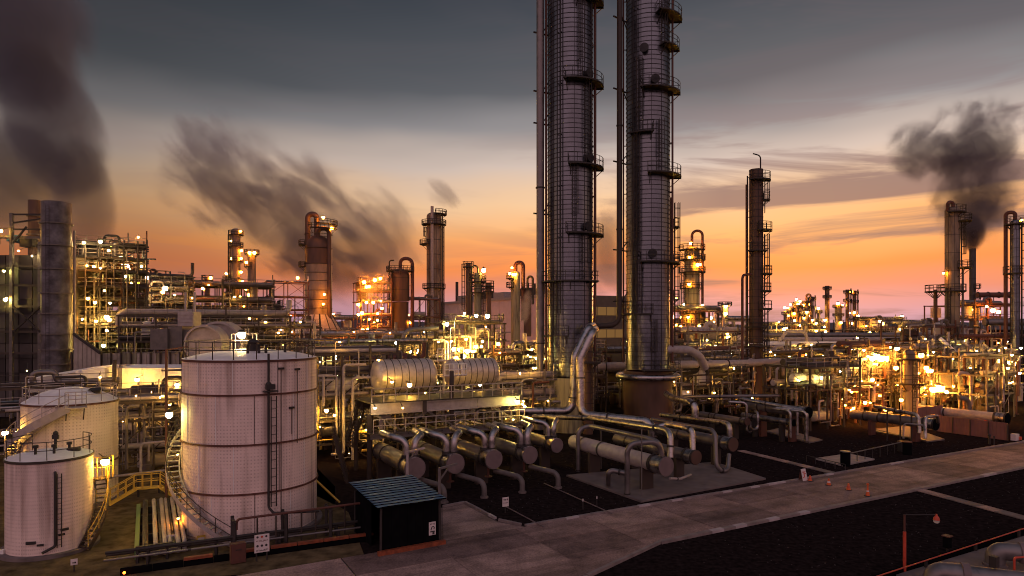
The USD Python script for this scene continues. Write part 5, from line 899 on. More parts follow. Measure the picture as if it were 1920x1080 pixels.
# racks round the tall pair and to the right
specs = [('pipe_rack', 'shadowy pipe rack seen between the two tall columns', 'pipe rack', 1085, 96, 4, 2, 4, 4, [3, 6, 8.5], 71, [(1175, 640, W, .5)], 'brown_steel', 6, 2, 14, 4),
    ('pipe_rack', 'pipe rack at the right foot of the hooped column', 'pipe rack', 1262, 92, 4, 2, 4, 4, [2.8, 5.5, 7.6], 72, (), 'brown_steel', 6, 2, 16, 3),
    ('pipe_rack', 'orange lit frame round the foot of the orange lit tower', 'pipe rack', 1252, 140, 4, 2, 4, 4, [4, 8, 12, 16], 73, [(1263, 594, O), (1276, 612, O), (1268, 560, O, .7)], 'rust_red', 6, 2, 14, 8),
    ('pipe_rack', 'distant pipe rack with glaring lamps left of the slim dark tower', 'pipe rack', 1322, 160, 4, 2, 5, 5, [4, 8, 11.5, 14], 74, [(1370, 622, W, 1.2), (1352, 643, WH, 1.2), (1358, 658, W, 1.1), (1333, 596, W), (1364, 626, O)], 'grey_steel', 6, 2, 12, 5),
    ('pipe_rack', 'long low pipe rack behind the broad grey pipes', 'pipe rack', 1290, 112, 5, 2, 5, 4, [3, 6, 8], 75, [(1395, 660, W, .6)], 'brown_steel', 7, 2, 16, 4),
    ('lit_unit', 'cluttered unit behind the pale pipe portals, right of the slim dark tower', 'process unit', 1432, 102, 4, 2, 4, 3.6, [2.8, 5.4, 8], 76, [(1445, 660, W, .6)], 'brown_steel', 6, 3, 20, 5),
    ('lit_unit', 'post-and-pipe frame carrying a long grey pipe, front right', 'process unit', 1519, 79, 3, 2, 3.2, 3.4, [4.9, 7.6], 77, [(1597, 735, O, .8), (1585, 760, O, .6)], 'brown_steel', 5, 1, 10, 3),
    ('lit_unit', 'unit glowing yellow at the left of the brown upright drum', 'process unit', 1600, 90, 3, 2, 3.4, 3.4, [2.8, 5.5, 8.2, 9.6], 78, [(1643, 668, W, 2.4), (1652, 672, O, 2.4), (1661, 671, O, 1.8), (1636, 672, W, 2.0), (1682, 654, W, 1.5), (1680, 690, O, 1.5), (1624, 715, O, 1.3), (1636, 712, W, 1.2), (1650, 742, O, .9), (1682, 720, O, 1.1)], 'brown_steel', 5, 3, 24, 8),
    ('lit_unit', 'blinding orange-yellow unit right of the brown upright drum', 'process unit', 1716, 92, 3, 2, 3.2, 3.4, [2.8, 5.4, 8.0, 9.2], 79, [(1727, 666, O, 1.8), (1745, 695, O, 1.6), (1737, 690, O, 1.5), (1757, 727, W, 2.8), (1764, 728, O, 2.4), (1750, 730, O, 2.2), (1740, 696, W, 1.3), (1775, 735, W, 1.2), (1722, 700, O, 1.0)], 'brown_steel', 5, 3, 24, 8),
    ('lit_unit', 'green-yellow lit unit behind the panel fence at the right', 'process unit', 1800, 96, 4, 2, 4, 3.6, [3.6, 6.4, 8.8], 80, [(1826, 724, W, 1.7), (1877, 677, W, 1.7), (1893, 680, W, 1.2), (1905, 682, W, 1.2), (1845, 700, GR, .8), (1900, 702, W, .8), (1820, 690, GR, .7)], 'grey_steel', 6, 3, 24, 6),
    ('lit_unit', 'high frame with a fire-orange lit hall between the chimney and silver column', 'process unit', 1828, 135, 3, 2, 5, 5, [6, 10, 14, 17], 81, [(1862, 582, O, 1.5), (1872, 585, O, 1.3), (1850, 575, O, .9), (1885, 578, O, .9)], 'rust_red', 5, 3, 14, 5),
    ('pipe_rack', 'pipe rack at the foot of the large grey-brown column', 'pipe rack', 1738, 112, 3, 2, 4.4, 4, [3, 7, 10, 12.5], 82, [(1790, 672, O, 1.0), (1773, 655, O, .8)], 'rust_red', 6, 2, 16, 4),
    ('far_plant', 'far low plant buildings on the skyline right of the far towers', 'process unit', 1610, 240, 5, 2, 6, 5, [6, 11, 15], 83, [(1655, 607, O), (1650, 602, W)], 'brown_steel', 6, 5, 16, 5),
    ('far_plant', 'far dark machinery deck on the skyline left of the grey-brown column', 'process unit', 1690, 210, 4, 2, 6, 5, [6, 10, 13.5], 84, [(1700, 610, W, .8)], 'dark_steel', 6, 5, 14, 3),
    ('far_plant', 'far frames under the lamp-lit far cluster', 'process unit', 1440, 300, 7, 2, 6, 6, [6, 10, 13], 85, [(1470, 617, W, 1.1), (1518, 628, W), (1548, 622, W, .8)], 'brown_steel', 6, 4, 16, 8),
    ('far_plant', 'far frames on the skyline behind the orange lit tower', 'process unit', 1240, 230, 5, 2, 6, 6, [6, 10, 14], 86, (), 'brown_steel', 6, 4, 16, 6),
    ('far_plant', 'far frames behind the stepped steel tower and furnace', 'process unit', 150, 190, 6, 2, 7, 6, [6, 11, 16], 87, (), 'dark_steel', 6, 4, 16, 8),
    ('far_plant', 'far frames behind the high pipe rack, left of the domed vessel', 'process unit', 380, 200, 6, 2, 7, 6, [6, 11, 16], 88, (), 'rust_red', 6, 4, 16, 10),
    ('far_plant', 'far frames behind the lamp-ablaze frame and dark squat vessel', 'process unit', 620, 215, 6, 2, 7, 6, [6, 11, 15], 89, (), 'rust_red', 6, 4, 16, 10)]
specs += [('pipe_rack', 'close pipe rack filling the gap between the drums and the left tall column', 'pipe rack', 930, 74, 3, 2, 3.2, 3.2, [2.4, 4.4, 6.4], 101, [(975, 700, W, .7), (1000, 690, W, .8)], 'grey_steel', 6, 2, 20, 4),
    ('pipe_rack', 'lit pipe rack behind the foot of the left tall column', 'pipe rack', 985, 90, 4, 2, 3.4, 3.2, [2.6, 5.2, 7.6, 9.4], 102, [(1000, 655, W, 1.2), (1003, 672, GR, 1.0)], 'brown_steel', 6, 2, 20, 5),
    ('pipe_rack', 'low lit pipe rack directly behind the front row of exchangers', 'pipe rack', 775, 72, 5, 1, 3.4, 3.4, [2.2, 4.2], 103, [(905, 792, W, .5), (840, 800, W, .5)], 'brown_steel', 6, 2, 20, 3),
    ('pipe_rack', 'low pipe rack behind the pad exchangers, right of the hooped column', 'pipe rack', 1232, 86, 5, 1, 3.4, 3.4, [2.2, 4.2, 6.0], 104, [(1290, 735, W, .5)], 'brown_steel', 6, 2, 20, 3),
    ('lit_unit', 'railed lit decks beyond the hooped column and broad grey pipes', 'process unit', 1290, 124, 4, 2, 3.8, 3.6, [3, 6, 9, 11.4], 105, [(1340, 650, W, 1.3), (1372, 664, W, 1.0)], 'grey_steel', 6, 3, 20, 6),
    ('lit_unit', 'low lit clutter behind the tower foot and hairpin pipes', 'process unit', 1385, 98, 4, 2, 3.4, 3.2, [2.4, 4.6, 6.6], 106, [(1478, 722, O, .6)], 'brown_steel', 6, 3, 22, 4),
    ('lit_unit', 'lit pipework under the long pipeway left of the greenish drum', 'process unit', 1455, 118, 5, 2, 3.8, 3.4, [2.8, 5.4, 7.8], 107, [(1480, 668, W, .9), (1515, 664, W, 1.0), (1560, 660, W, .9), (1600, 655, W, 1.1)], 'grey_steel', 6, 3, 24, 8),
    ('lit_unit', 'orange lit hall floor under the post-and-pipe frame', 'process unit', 1575, 84, 3, 2, 3.2, 3.2, [2.2, 4.4], 108, [(1600, 765, O, 1.0), (1622, 755, O, 1.2), (1660, 768, O, 1.1), (1690, 750, O, 1.2)], 'rust_red', 5, 2, 14, 5),
    ('lit_unit', 'lit decks between the blinding unit and the grey-brown column', 'process unit', 1752, 104, 3, 2, 3.4, 3.2, [2.6, 5.2, 7.6, 9.6], 109, [(1790, 700, O, 1.1), (1812, 690, W, 1.0), (1780, 722, O, 1.0)], 'grey_steel', 6, 3, 22, 5),
    ('lit_unit', 'cluttered unit with a pale post at the right edge', 'process unit', 1850, 88, 3, 2, 3.6, 3.4, [3.4, 6.0, 8.4], 110, [(1890, 690, W, 1.0), (1912, 700, W, .9)], 'grey_steel', 6, 3, 22, 5),
    ('pipe_rack', 'lit pipe rack left of the dazzling unit, above the arched pipe', 'pipe rack', 735, 100, 4, 2, 3.6, 3.4, [2.8, 5.6, 8.2, 10.6], 111, [(822, 640, W, .9), (770, 660, W, .8)], 'brown_steel', 6, 3, 22, 6),
    ('pipe_rack', 'dense pipe rack left of the silver drums, right of the yellow lit maze', 'pipe rack', 655, 70, 3, 2, 3.0, 3.2, [2.4, 4.6, 6.8, 8.6], 112, [(690, 690, W, .7), (668, 712, W, .6)], 'brown_steel', 6, 3, 26, 5),
    ('pipe_rack', 'dense rack between the domed vessel foot and the yellow lit maze', 'pipe rack', 600, 104, 5, 2, 3.6, 3.4, [3, 6, 8.6, 10.8], 113, [(640, 640, O, .9), (668, 650, W, .7)], 'rust_red', 6, 3, 22, 6),
    ('pipe_rack', 'rack of dark pipes behind the round duct ends', 'pipe rack', 340, 92, 5, 2, 3.8, 3.4, [4, 7, 10, 12.4], 114, [(470, 640, W, .5), (500, 655, W, .6)], 'brown_steel', 7, 2, 18, 4),
    ('yard_rack', 'lower railed rack below the white duct, behind the middle tank', 'pipe rack', 190, 62, 5, 1, 3.0, 3.0, [2.4, 4.4, 6.0], 115, [(215, 748, W, .5), (285, 735, W, .6)], 'brown_steel', 6, 2, 24, 4)]
for nm, lab, ct, px, Y_, ns, nt, ds, dt, lev, sd, lm, post, npp, dr_, dp, au in specs:
    rack(nm, lab, ct, P(px, 0, Y_)[:2], ns, nt, ds, dt, lev, sd, lm, post, npp, True, (1,), dr_, dp, .22, auto=au, big=1.0 + Y_ / 160, auto_mat='lamp_orange' if post == 'rust_red' else 'lamp_warm', panels=2 if nm != 'pipe_rack' else 1)
# the long pipeway on the right
rack('pipeway', 'long pipeway of fat pale pipes running across the right half', 'pipe rack', P(1425, 0, 128)[:2], 9, 2, 7, 4, [5.5, 8.6], 91, [(1858, 655, W, .6)], 'brown_steel', 9, False, (), 0, 10, .1, auto=4, big=2.6, mats=['pale_steel', 'white_paint', 'dull_metal', 'bare_metal', 'pale_steel', 'rust_red'])
rack('pipeway', 'nearer pipeway of silver pipes crossing below the first on the right', 'pipe rack', P(1480, 0, 112)[:2], 8, 1, 6, 5, [5.8, 7.4], 92, (), 'brown_steel', 7, True, (), 0, 10, .1, auto=3, big=2.2, mats=['pale_steel', 'white_paint', 'dull_metal', 'bare_metal'])
for k, (py, a, b, Y_, r, m, lab) in enumerate(((628, 1430, 1760, 138, .5, 'dull_metal', 'topmost long grey pipe of the right skyline'), (637, 1460, 1700, 130, .55, 'pale_steel', 'long bluish-white pipe below the topmost one on the right'), (645, 1430, 1740, 126, .5, 'white_paint', 'long pinkish-white pipe third from the top on the right'), (604, 1845, 1990, 118, .62, 'dull_metal', 'fat grey pipe ending in a flange at the right edge'), (553, 1832, 1894, 150, .6, 'rust_red', 'rust-red duct bridging to the silver column at the far right'), (630, 1800, 1990, 112, .3, 'rust_red', 'long thin reddish pipe at the right edge'))):
    A, B = P(a, py, Y_), P(b, py, Y_); pipe(lab, [A, B], r, None, m, 12, [(0, .02), (0, .33), (0, .66), (0, .98)], [(0, .1), (0, .5), (0, .9)])
pipe('pale pipe loop standing above the long pinkish pipe', [P(1462, 640, 125), P(1474, 622, 125), P(1510, 622, 126), P(1514, 640, 126)], .3, .8, 'pale_steel', 10)
# drum in greenish light, slanted white pipe, portal
c = P(1540, 711, 84); ax = frame(U); drum('greenish floodlit drum lying high in the right hand frame', c, 4.2, .78, 'pale_steel', 3); p = P(1541, 708, 81.5); t = thing('flood_lamp', 'lone floodlight before the greenish drum', 'lamp', tuple(p)); lamp(t, p, GR, .22, p + Z * .6 + V * .8)
pipe('white pipe slanting down to the right before the grey-brown column', [P(1762, 634, 98), P(1808, 676, 96)], .28, None, 'white_paint', 10)
pipe('pale pipe bending down at the right of the grey-brown column', [P(1805, 640, 100), P(1806, 641, 100), P(1819, 653, 100), P(1820, 700, 100)], .22, .5, 'pale_steel', 10)
pipe('yellow lit pipe looping down behind the panel fence', [P(1795, 705, 90), P(1800, 698, 90), P(1820, 702, 90), P(1821, 760, 90)], .22, .6, 'pale_steel', 10)
pipe('fat brown elbow dropping behind the panel fence', [P(1797, 745, 84), P(1815, 748, 84), P(1818, 775, 84)], .3, .7, 'dull_metal', 12)
# ------------------------------------------------------------------ the near things
# the blue roofed shed
A = np.array([-7.2, 36.3, 0.0]); su, sv = unit((.86, .51, 0)), unit((-.51, .86, 0)); AX = (su, sv, Z); w_, dp, h1, h2 = 3.5, 4.6, 2.55, 2.85
sh = lambda s, t, z: A + su * s + sv * t + Z * z
t = thing('shed', 'black walled shed with a blue corrugated roof by the side road', 'shed', tuple(sh(w_ / 2, dp / 2, 0)))
for a, b, n_, nm in ((sh(.1, 0, 0), sh(w_, 0, 0), 7, 'front_board'), (sh(w_, 0, 0), sh(w_, dp, 0), 9, 'side_board'), (sh(w_, dp, 0), sh(0, dp, 0), 7, 'back_board'), (sh(0, dp, 0), sh(0, 1.6, 0), 5, 'side_board')):
    L = np.linalg.norm(b - a); dd = (b - a) / L
    for k in range(n_): c_ = a + dd * L * (k + .5) / n_; hh = 2.5; G().box(c_ + Z * hh / 2, (L / n_ - .015, .05, hh), (dd, np.cross(Z, dd), Z)).put(nm, 'black_wall', t)
for s_, t_ in ((0, 0), (w_, 0), (0, dp), (w_, dp)): G().bar(sh(s_ - .02 if s_ == 0 else s_ + .02, t_ - .06, 0), sh(s_, t_ - .06, 2.5), .12).put('post', 'dark_steel', t)
zz = lambda q: 2.60 + .34 * (q + .35) / (dp + .7)
G().quad(sh(-.28, -.33, zz(-.33)), sh(w_ + .28, -.33, zz(-.33)), sh(w_ + .28, dp + .33, zz(dp + .33)), sh(-.28, dp + .33, zz(dp + .33))).put('roof_base', 'black_wall', t)
nr = 12
for k in range(nr):                                         # roofing strips lapped over a dark base, each a little crooked
    q0 = -.35 + (dp + .7) * k / nr; wd_ = (dp + .7) / nr; g, lap = G(), G(); m_ = 9
    for i in range(m_):
        a0, a1 = -.3 + (w_ + .6) * i / m_, -.3 + (w_ + .6) * (i + 1) / m_; ja, jb = (.045 * math.sin(k * 2.1 + a * 2.3) + .025 * math.sin(k + a * 6) for a in (a0, a1))
        A0, A1, B1, B0 = sh(a0, q0 + ja, zz(q0) + .075), sh(a1, q0 + jb, zz(q0) + .075), sh(a1, q0 + wd_ + .05, zz(q0 + wd_) + .02), sh(a0, q0 + wd_ + .05, zz(q0 + wd_) + .02)
        g.quad(A0, A1, B1, B0); lap.quad(A0 - Z * .07, A1 - Z * .07, A1, A0)
    st = g.put('roof_strip', 'roof_blue', t); lap.put('lap_edge', 'black_wall', st)
G().box(sh(w_ / 2, -.25, .12), (w_ + .5, .25, .24), AX).put('plinth', 'orange_edge', t)
b = G().box(sh(w_ - .45, -.045, .95), (.42, .03, .75), AX).put('notice', 'sign_white', t)
cb = sh(w_ - .45, -.062, .95); marks(4, .09, .32, cb + Z * .26, su, -sv, 3).put('lettering', 'sign_ink', b)
g = G().tube([cb + su * a + Z * z_ for a, z_ in ((-.1, -.08), (-.03, .1), (.06, .11), (.12, .04), (.08, -.05))], .028, 6, bend=.05); g.put('lettering', 'sign_ink', b)
g = G().box(cb - Z * .17, (.3, .02, .06), AX); g.box(cb - Z * .27 + su * .06, (.13, .018, .14), AX).put('lettering', 'sign_ink', b)
# pipe portal posts by the shed
for k, (px, py, ztop, reach, lab) in enumerate(((824, 1012, 2.95 + .5, 1.15, 'lilac steel post with a braced arm at the corner of the shed'), (771, 938, 4.15, 1.2, 'grey steel post with a braced arm before the leftmost front exchanger'))):
    q = GP(px, py) if k == 0 else np.array([*P(764, 0, 43)[:2], 0]); t = thing('bracket_post', lab, 'post', tuple(q)); ztop = zat(877, q[1]) if k == 0 else zat(846, q[1])
    G().bar(q, q + Z * ztop, .15).put('post', 'pale_steel' if k else 'grey_steel', t); G().bar(q + Z * (ztop - .05), q + Z * (ztop + .1) + su * reach, .12).put('arm', 'pale_steel' if k else 'grey_steel', t); G().bar(q + Z * (ztop - .75), q + Z * (ztop - .03) + su * .6, .08).put('brace', 'grey_steel', t)
# the pipe run on low portals before the tall tank
o = GP(440, 1042); t = thing('pipe_trestle', 'dark pipe run on low portals between the tall tank and the shed', 'pipe rack', tuple(o)); at = lambda s, t_, z: o + U * s + V * t_ + Z * z
for s_ in (0, 2.7, 5.2, 7.4): G().bar(at(s_, 0, 0), at(s_, 0, 1.9), .16).put('post', 'dark_steel', t); G().bar(at(s_, 1.1, 0), at(s_, 1.1, 1.9), .14).put('post', 'dark_steel', t); G().bar(at(s_, -.2, 1.78), at(s_, 1.3, 1.78), .12).put('cross_beam', 'dark_steel', t)
for q, r, m in ((.0, .07, 'rust_red'), (.28, .05, 'grey_steel'), (.55, .09, 'bare_metal'), (.85, .06, 'dull_metal')): G().tube([at(.1, q, 1.4 if q == 0 else 1.9 + r), at(.1, q, 1.9 + r), at(8.2, q, 1.9 + r)], r, 8, bend=.2).put('pipe', m, t)
for s_ in (1.2, 2.2, 3.6, 4.4, 6.1): G().cyl(at(s_, .3, .2), at(s_, .3, 1.8), .05, 6).put('drop_pipe', 'brown_steel', t)
rgf = random.Random(8)
# bund wall with an orange edge, and the clutter behind it
a, b = GP(225, 1078), GP(700, 1012); dd = unit(b - a); L = np.linalg.norm(b - a); wl = thing('bund_wall', 'low dark bund wall with a worn orange edge before the tanks', 'wall', tuple((a + b) / 2)); n_ = 9
for k in range(n_):
    c_ = a + dd * L * (k + .5) / n_; G().box(c_ + Z * .15, (L / n_ - .02, .22, .32), (dd, np.cross(Z, dd), Z)).put('wall_block', 'black_wall', wl)
    if k in (2, 4, 5, 6, 7, 8): G().box(c_ + Z * .38 - np.cross(Z, dd) * .02, (L / n_ - .05, .25, .14), (dd, np.cross(Z, dd), Z)).put('orange_edge', 'orange_edge', wl)
for k, (t_, z_, r, m, lab) in enumerate(((1.5, .75, .09, 'dark_steel', 'upper'), (1.9, .5, .07, 'brown_steel', 'lower'), (.9, .55, .06, 'dull_metal', 'front'))):
    A_ = a + np.cross(Z, dd) * t_ + Z * z_; pipe(f'{lab} of the long dark pipes lying behind the orange edged wall', [A_ - dd * .8, A_ + dd * L * .96], r, None, m, 8, [(0, .3), (0, .6)], [(0, .15), (0, .4), (0, .65), (0, .9)])
q = GP(446, 1055); t = thing('cabinet', 'dark red cabinet standing on the bund wall', 'cabinet', tuple(q)); G().box(q + Z * .55, (.75, .45, 1.0), AX).put('body', 'rust_red', t); G().box(q + Z * .58 - sv * .235, (.62, .03, .85), AX).put('door', 'rust_red', t); G().box(q + Z * .75 - sv * .26, (.3, .03, .04), AX).put('handle', 'dark_steel', t)
pt = GP(491, 1052) + Z * 0
signboard('pinkish white notice board with rows of pictograms on the bund wall', pt, .75, .95, .95, [(9, .09, .14, 'rust_red'), (6, .1, -.36, 'sign_ink')], -V, 2, [(-.22, .35, .06, 'sign_ink'), (0, .35, .06, 'red_paint'), (.22, .35, .06, 'sign_ink'), (-.22, -.12, .065, 'sign_ink'), (0, -.12, .065, 'sign_ink'), (.22, -.12, .065, 'sign_ink')])
signboard('small pinkish notice on a post standing on the gravel beside the kerb', GP(948, 962), .48, .62, .75, [(3, .11, .15, 'sign_ink'), (4, .07, -.06, 'sign_ink')], -V)
t = signboard('small white notice at the right foot of the low tank', GP(139, 1072), .3, .3, .5, [(1, .08, -.03, 'sign_ink')], -V)
for k, (px, py, m, lab, hh, ww) in enumerate(((320, 1028, 'sign_white', 'white board leaning by the pipe trench', .75, .45), (377, 1020, 'yellow_paint', 'yellow and white board leaning at the foot of the tall tank', .5, .45))):
    q = GP(px, py); t = thing('leaning_board', lab, 'board', tuple(q)); G().box(q + Z * hh / 2, (ww, .04, hh), AX).put('panel', m, t); G().box(q + Z * hh / 2 - sv * .03, (ww * .75, .02, hh * .5), AX).put('label', 'sign_white', t)
# pipes in the trench running away between the tanks
A_ = GP(302, 1046); t = thing('trench_pipes', 'bundle of beige and dark pipes running away in a trench between the tanks', 'pipes', tuple(A_)); x = np.cross(V, Z) 
for k, (off, r, m) in enumerate(((-.75, .16, 'dark_steel'), (-.25, .13, 'beige_panel'), (.0, .07, 'dark_steel'), (.2, .13, 'beige_panel'), (.45, .1, 'beige_panel'), (.62, .06, 'dark_steel'), (.85, .13, 'beige_panel'), (1.15, .12, 'pale_steel'))): G().tube([A_ + x * off + V * .3 + Z * .1, A_ + x * off + V * .3 + Z * .62, A_ + x * off + V * 11 + Z * .62], r, 8, bend=.3).put('pipe', m, t)
for k in range(5): G().box(A_ + x * .2 + V * (1 + k * 2.2) + Z * .3, (2.4, .14, .4), (x, V, Z)).put('sleeper', 'dark_steel', t)
G().bar(A_ - x * 1.15 + V * .0 + Z * .35, A_ - x * 1.15 + V * 10.5 + Z * .35, .22, .5).put('green_beam', 'green_paint', t)
q = A_ - x * .6 - V * .3; t = thing('valve_stand', 'dark low pipe stand at the near end of the trench', 'pipe stand', tuple(q)); G().bar(q - U * .6 + Z * .8, q + U * 1.2 + Z * .8, .16).put('bar', 'dark_steel', t); G().bar(q - U * .6 + Z * .45, q + U * 1.4 + Z * .5, .1).put('bar', 'grey_steel', t)
for s_ in (-.5, .9): G().bar(q + U * s_, q + U * s_ + Z * .8, .12).put('post', 'dark_steel', t)
p = GP(233, 1074, .25); t = thing('red_lamp', 'tiny glowing red lamp on the ground before the trench', 'lamp', tuple(p * (1, 1, 0))); G().ball(p, .07).put('bulb', 'lamp_red', t); G().cyl(p * (1, 1, 0), p - Z * .05, .05, 8).put('stand', 'dark_steel', t)
# yellow stile over the trench pipes
L0, L1, R1, R0_ = GP(209, 950, .6), P(258, 915, 46), P(298, 912, 46.5), P(318, 948, 45.5); zt = zat(930, 46); t = thing('stile', 'yellow railed stile stepping over the trench pipes', 'stile', tuple((L0 + R0_) / 2 * (1, 1, 0)))
A1, B1 = np.array([*P(256, 0, 46.3)[:2], 1.15]), np.array([*P(300, 0, 46.9)[:2], 1.15]); lft, rgt = A1 - unit(B1 - A1) * 1.6 - Z * .9, B1 + unit(B1 - A1) * 1.3 - Z * 1.1
G().bar(A1, B1, .7, .07).put('deck', 'yellow_paint', t); dd2 = unit(B1 - A1); nn = np.cross(Z, dd2)
for e in (-.35, .35): railing(G(), [lft + nn * e, A1 + nn * e, B1 + nn * e, rgt + nn * e], 1.0, .55, .03).put('railing', 'yellow_paint', t)
for P0, P1 in ((lft, A1), (rgt, B1)):
    for e in (-.35, .35): G().bar(P0 + nn * e, P1 + nn * e, .05, .16).put('stringer', 'yellow_paint', t)
    for k in range(4): G().box(P0 + (P1 - P0) * (k + .5) / 4, (.2, .66, .04), (dd2, nn, Z)).put('tread', 'yellow_paint', t)
t = thing('guard_rail', 'yellow guard rail reaching from the low tank stair to the stile', 'railing', tuple(lft)); railing(G(), [lft - dd2 * 2.2 + Z * .05 + nn * .2, lft + Z * .05 + nn * .2], 1.0, .7, .03).put('rail', 'yellow_paint', t)
# cones, the A-board and barriers on the road
def cone(label, px, py, h=.62, tall=False):
    q = GP(px, py, .03) ; t = thing('traffic_cone', label, 'traffic cone', tuple(q), None); G().box(q + Z * .02, (.38, .38, .04), AX).put('base', 'rubber', t)
    if tall:
        g = G().lathe([(.15, .04), (.09, .35), (.09, .35), (.06, .55), (.06, .55), (.05, .8)], q, 14); g.put('cone', 'orange_paint', t); G().lathe([(.098, .3), (.085, .42)], q, 14).put('white_band', 'sign_white', t); G().ball(q + Z * .86, .1).put('top_lamp', 'orange_paint', t)
    else:
        G().lathe([(.16, .04), (.055, h), (.055, h), (0, h)], q, 14).put('cone', 'orange_paint', t); G().lathe([(.125, h * .4), (.1, h * .62)], q, 14).put('band', 'sign_white' if label.startswith('orange cone with') else 'red_paint', t)
cone('squat orange cone right beside the white road board', 1519, 902, .45); cone('orange cone with a pale band standing alone near the road middle', 1554, 910, .55); cone('plain orange cone third from the white road board', 1591, 919, .52); cone('tall orange cone with a ball on top, farthest right in its row', 1627, 930, .8, True)
q = GP(1510, 902, .03); t = thing('road_board', 'white folding board with a red emblem standing on the road', 'sign', tuple(q)); lean = unit(Z + sv * .22); bx = (su, unit(np.cross(lean, su)), lean)
b = G().box(q + lean * .5, (.55, .04, .95), bx).put('board', 'sign_white', t); b2 = unit(Z - sv * .22); G().box(q + sv * .45 + b2 * .48, (.5, .03, .9), (su, unit(np.cross(b2, su)), b2)).put('rear_leg', 'rust_red', t)
nz_ = -bx[1]; 
for uu, vv, ww, hh in ((0, .72, .4, .07), (-.02, .5, .1, .35), (.12, .58, .14, .08), (-.14, .3, .14, .08)): G().box(q + lean * vv + su * uu - bx[1] * .026, (ww, .008, hh), bx).put('emblem', 'red_paint', b)
for px, py, r, h, m, lab in ((1585, 873, .42, 1.25, 'black_wall', 'fat black bollard with a pale cap by the white pad'), (1701, 852, .4, 1.2, 'black_wall', 'fat black bollard at the right end of the low rail'), (1690, 846, .32, .95, 'dark_steel', 'shorter dark bollard beside the right hand fat one')):
    q = GP(px, py); t = thing('bollard', lab, 'bollard', tuple(q)); G().lathe([(r, 0), (r, h)], q, 18).put('body', m, t); G().lathe([(r * 1.06, h), (r * 1.06, h + .07), (r * 1.06, h + .07), (0, h + .09)], q, 18).put('cap', 'rust_red' if px != 1585 else 'grey_steel', t)
A_, B_ = GP(1592, 870), GP(1690, 847); t = thing('low_rail', 'low rail of thin dark posts between the fat bollards', 'railing', tuple(A_)); G().cyl(A_ + Z * .95, B_ + Z * .95, .05, 8).put('rail', 'grey_steel', t)
for k in range(8): q = A_ + (B_ - A_) * k / 7; G().bar(q, q + Z * .95, .05).put('post', 'dark_steel', t)
A_, B_ = GP(1512, 866), GP(1585, 884); t = thing('low_rail', 'low wire rail along the near edge of the white pad', 'railing', tuple(A_)); G().cyl(A_ + Z * .6, B_ + Z * .6, .035, 6).put('rail', 'dark_steel', t)
for k in range(5): q = A_ + (B_ - A_) * k / 4; G().bar(q, q + Z * .62, .05).put('post', 'dark_steel', t)
# thin pinkish pipes lying across the gravel
for a_, b_, lab in (((1020, 906), (1148, 963), 'thin pinkish pipe lying across the gravel before the pad'), ((945, 948), (1020, 988), 'thin dark pipe lying across the gravel near the kerb corner')): pipe(lab, [GP(*a_, .12), GP(*b_, .12)], .035, None, 'cap_pink', 6, (), ())
for px, py, lab in ((1093, 955, 'left'), (1119, 950, 'right')): q = GP(px, py); t = thing('marker_post', f'{lab} of two short white marker posts by the thin pinkish pipe', 'post', tuple(q)); G().cyl(q, q + Z * .75, .035, 8).put('post', 'dark_steel', t); G().cyl(q + Z * .55, q + Z * .72, .042, 8).put('band', 'sign_white', t)
for px, py, top, lab in ((1186, 850, 742, 'thin'), (1203, 934, 800, 'nearer thin')): q = GP(px, py) if py > 900 else np.array([*P(1127, 0, 58)[:2], 0]); solo('slim_post', G().cyl(q, q + Z * (zat(top + 2, q[1]) if py > 900 else zat(798, 58)), .045, 8), 'grey_steel', f'{lab} upright post by the beige exchanger', 'post')
# panel fence on the right
A_, B_ = GP(1890, 826), GP(1758, 800); B_ = A_ + V * 7.5; L = np.linalg.norm(B_ - A_); dd = unit(B_ - A_); t = thing('panel_fence', 'reddish upright panel fence lit from behind at the right', 'fence', tuple((A_ + B_) / 2)); n_ = 20
for k in range(n_): c_ = A_ + dd * L * (k + .5) / n_; G().box(c_ + Z * .95, (L / n_ - .03, .06, 1.9), (dd, np.cross(Z, dd), Z)).put('panel', 'fence_red', t)
for k in range(0, n_ + 1, 5): c_ = A_ + dd * L * k / n_ + np.cross(Z, dd) * .12; G().bar(c_, c_ + Z * 1.85, .1).put('post', 'brown_steel', t)
A2 = P(1725, 762, 84); t = thing('panel_fence', 'short reddish panel fence under the blinding unit', 'fence', tuple(A2 * (1, 1, 0)))
for k in range(6): c_ = A2 * (1, 1, 0) + U * (k * .95); G().box(c_ + Z * 1.1, (.9, .06, 2.2), GRID).put('panel', 'fence_red', t)
for px, py, lab, r_ in ((1855, 833, 'dark red-lit standpipe before the panel fence', .1), (1864, 836, 'thinner dark standpipe right of the red-lit one', .06)): q = GP(px, py); t = thing('hydrant', lab, 'standpipe', tuple(q)); G().cyl(q, q + Z * .9, r_, 10).put('stem', 'dark_steel', t); g = G().ball(q + Z * .95, r_ * 1.7); g.bar(q + Z * .75 - U * .2, q + Z * .75 + U * .2, .08).put('head', 'dark_steel', t)
q = GP(1903, 826); t = thing('block_stack', 'white and red blocks stacked at the road end, right edge', 'blocks', tuple(q)); 
for k, m in enumerate(('sign_white', 'sign_white', 'red_paint')): G().box(q + U * (.6 * (k == 2)) + Z * (.2 + .36 * (k == 1)), (.75, .5, .34), GRID).put('block', m, t)
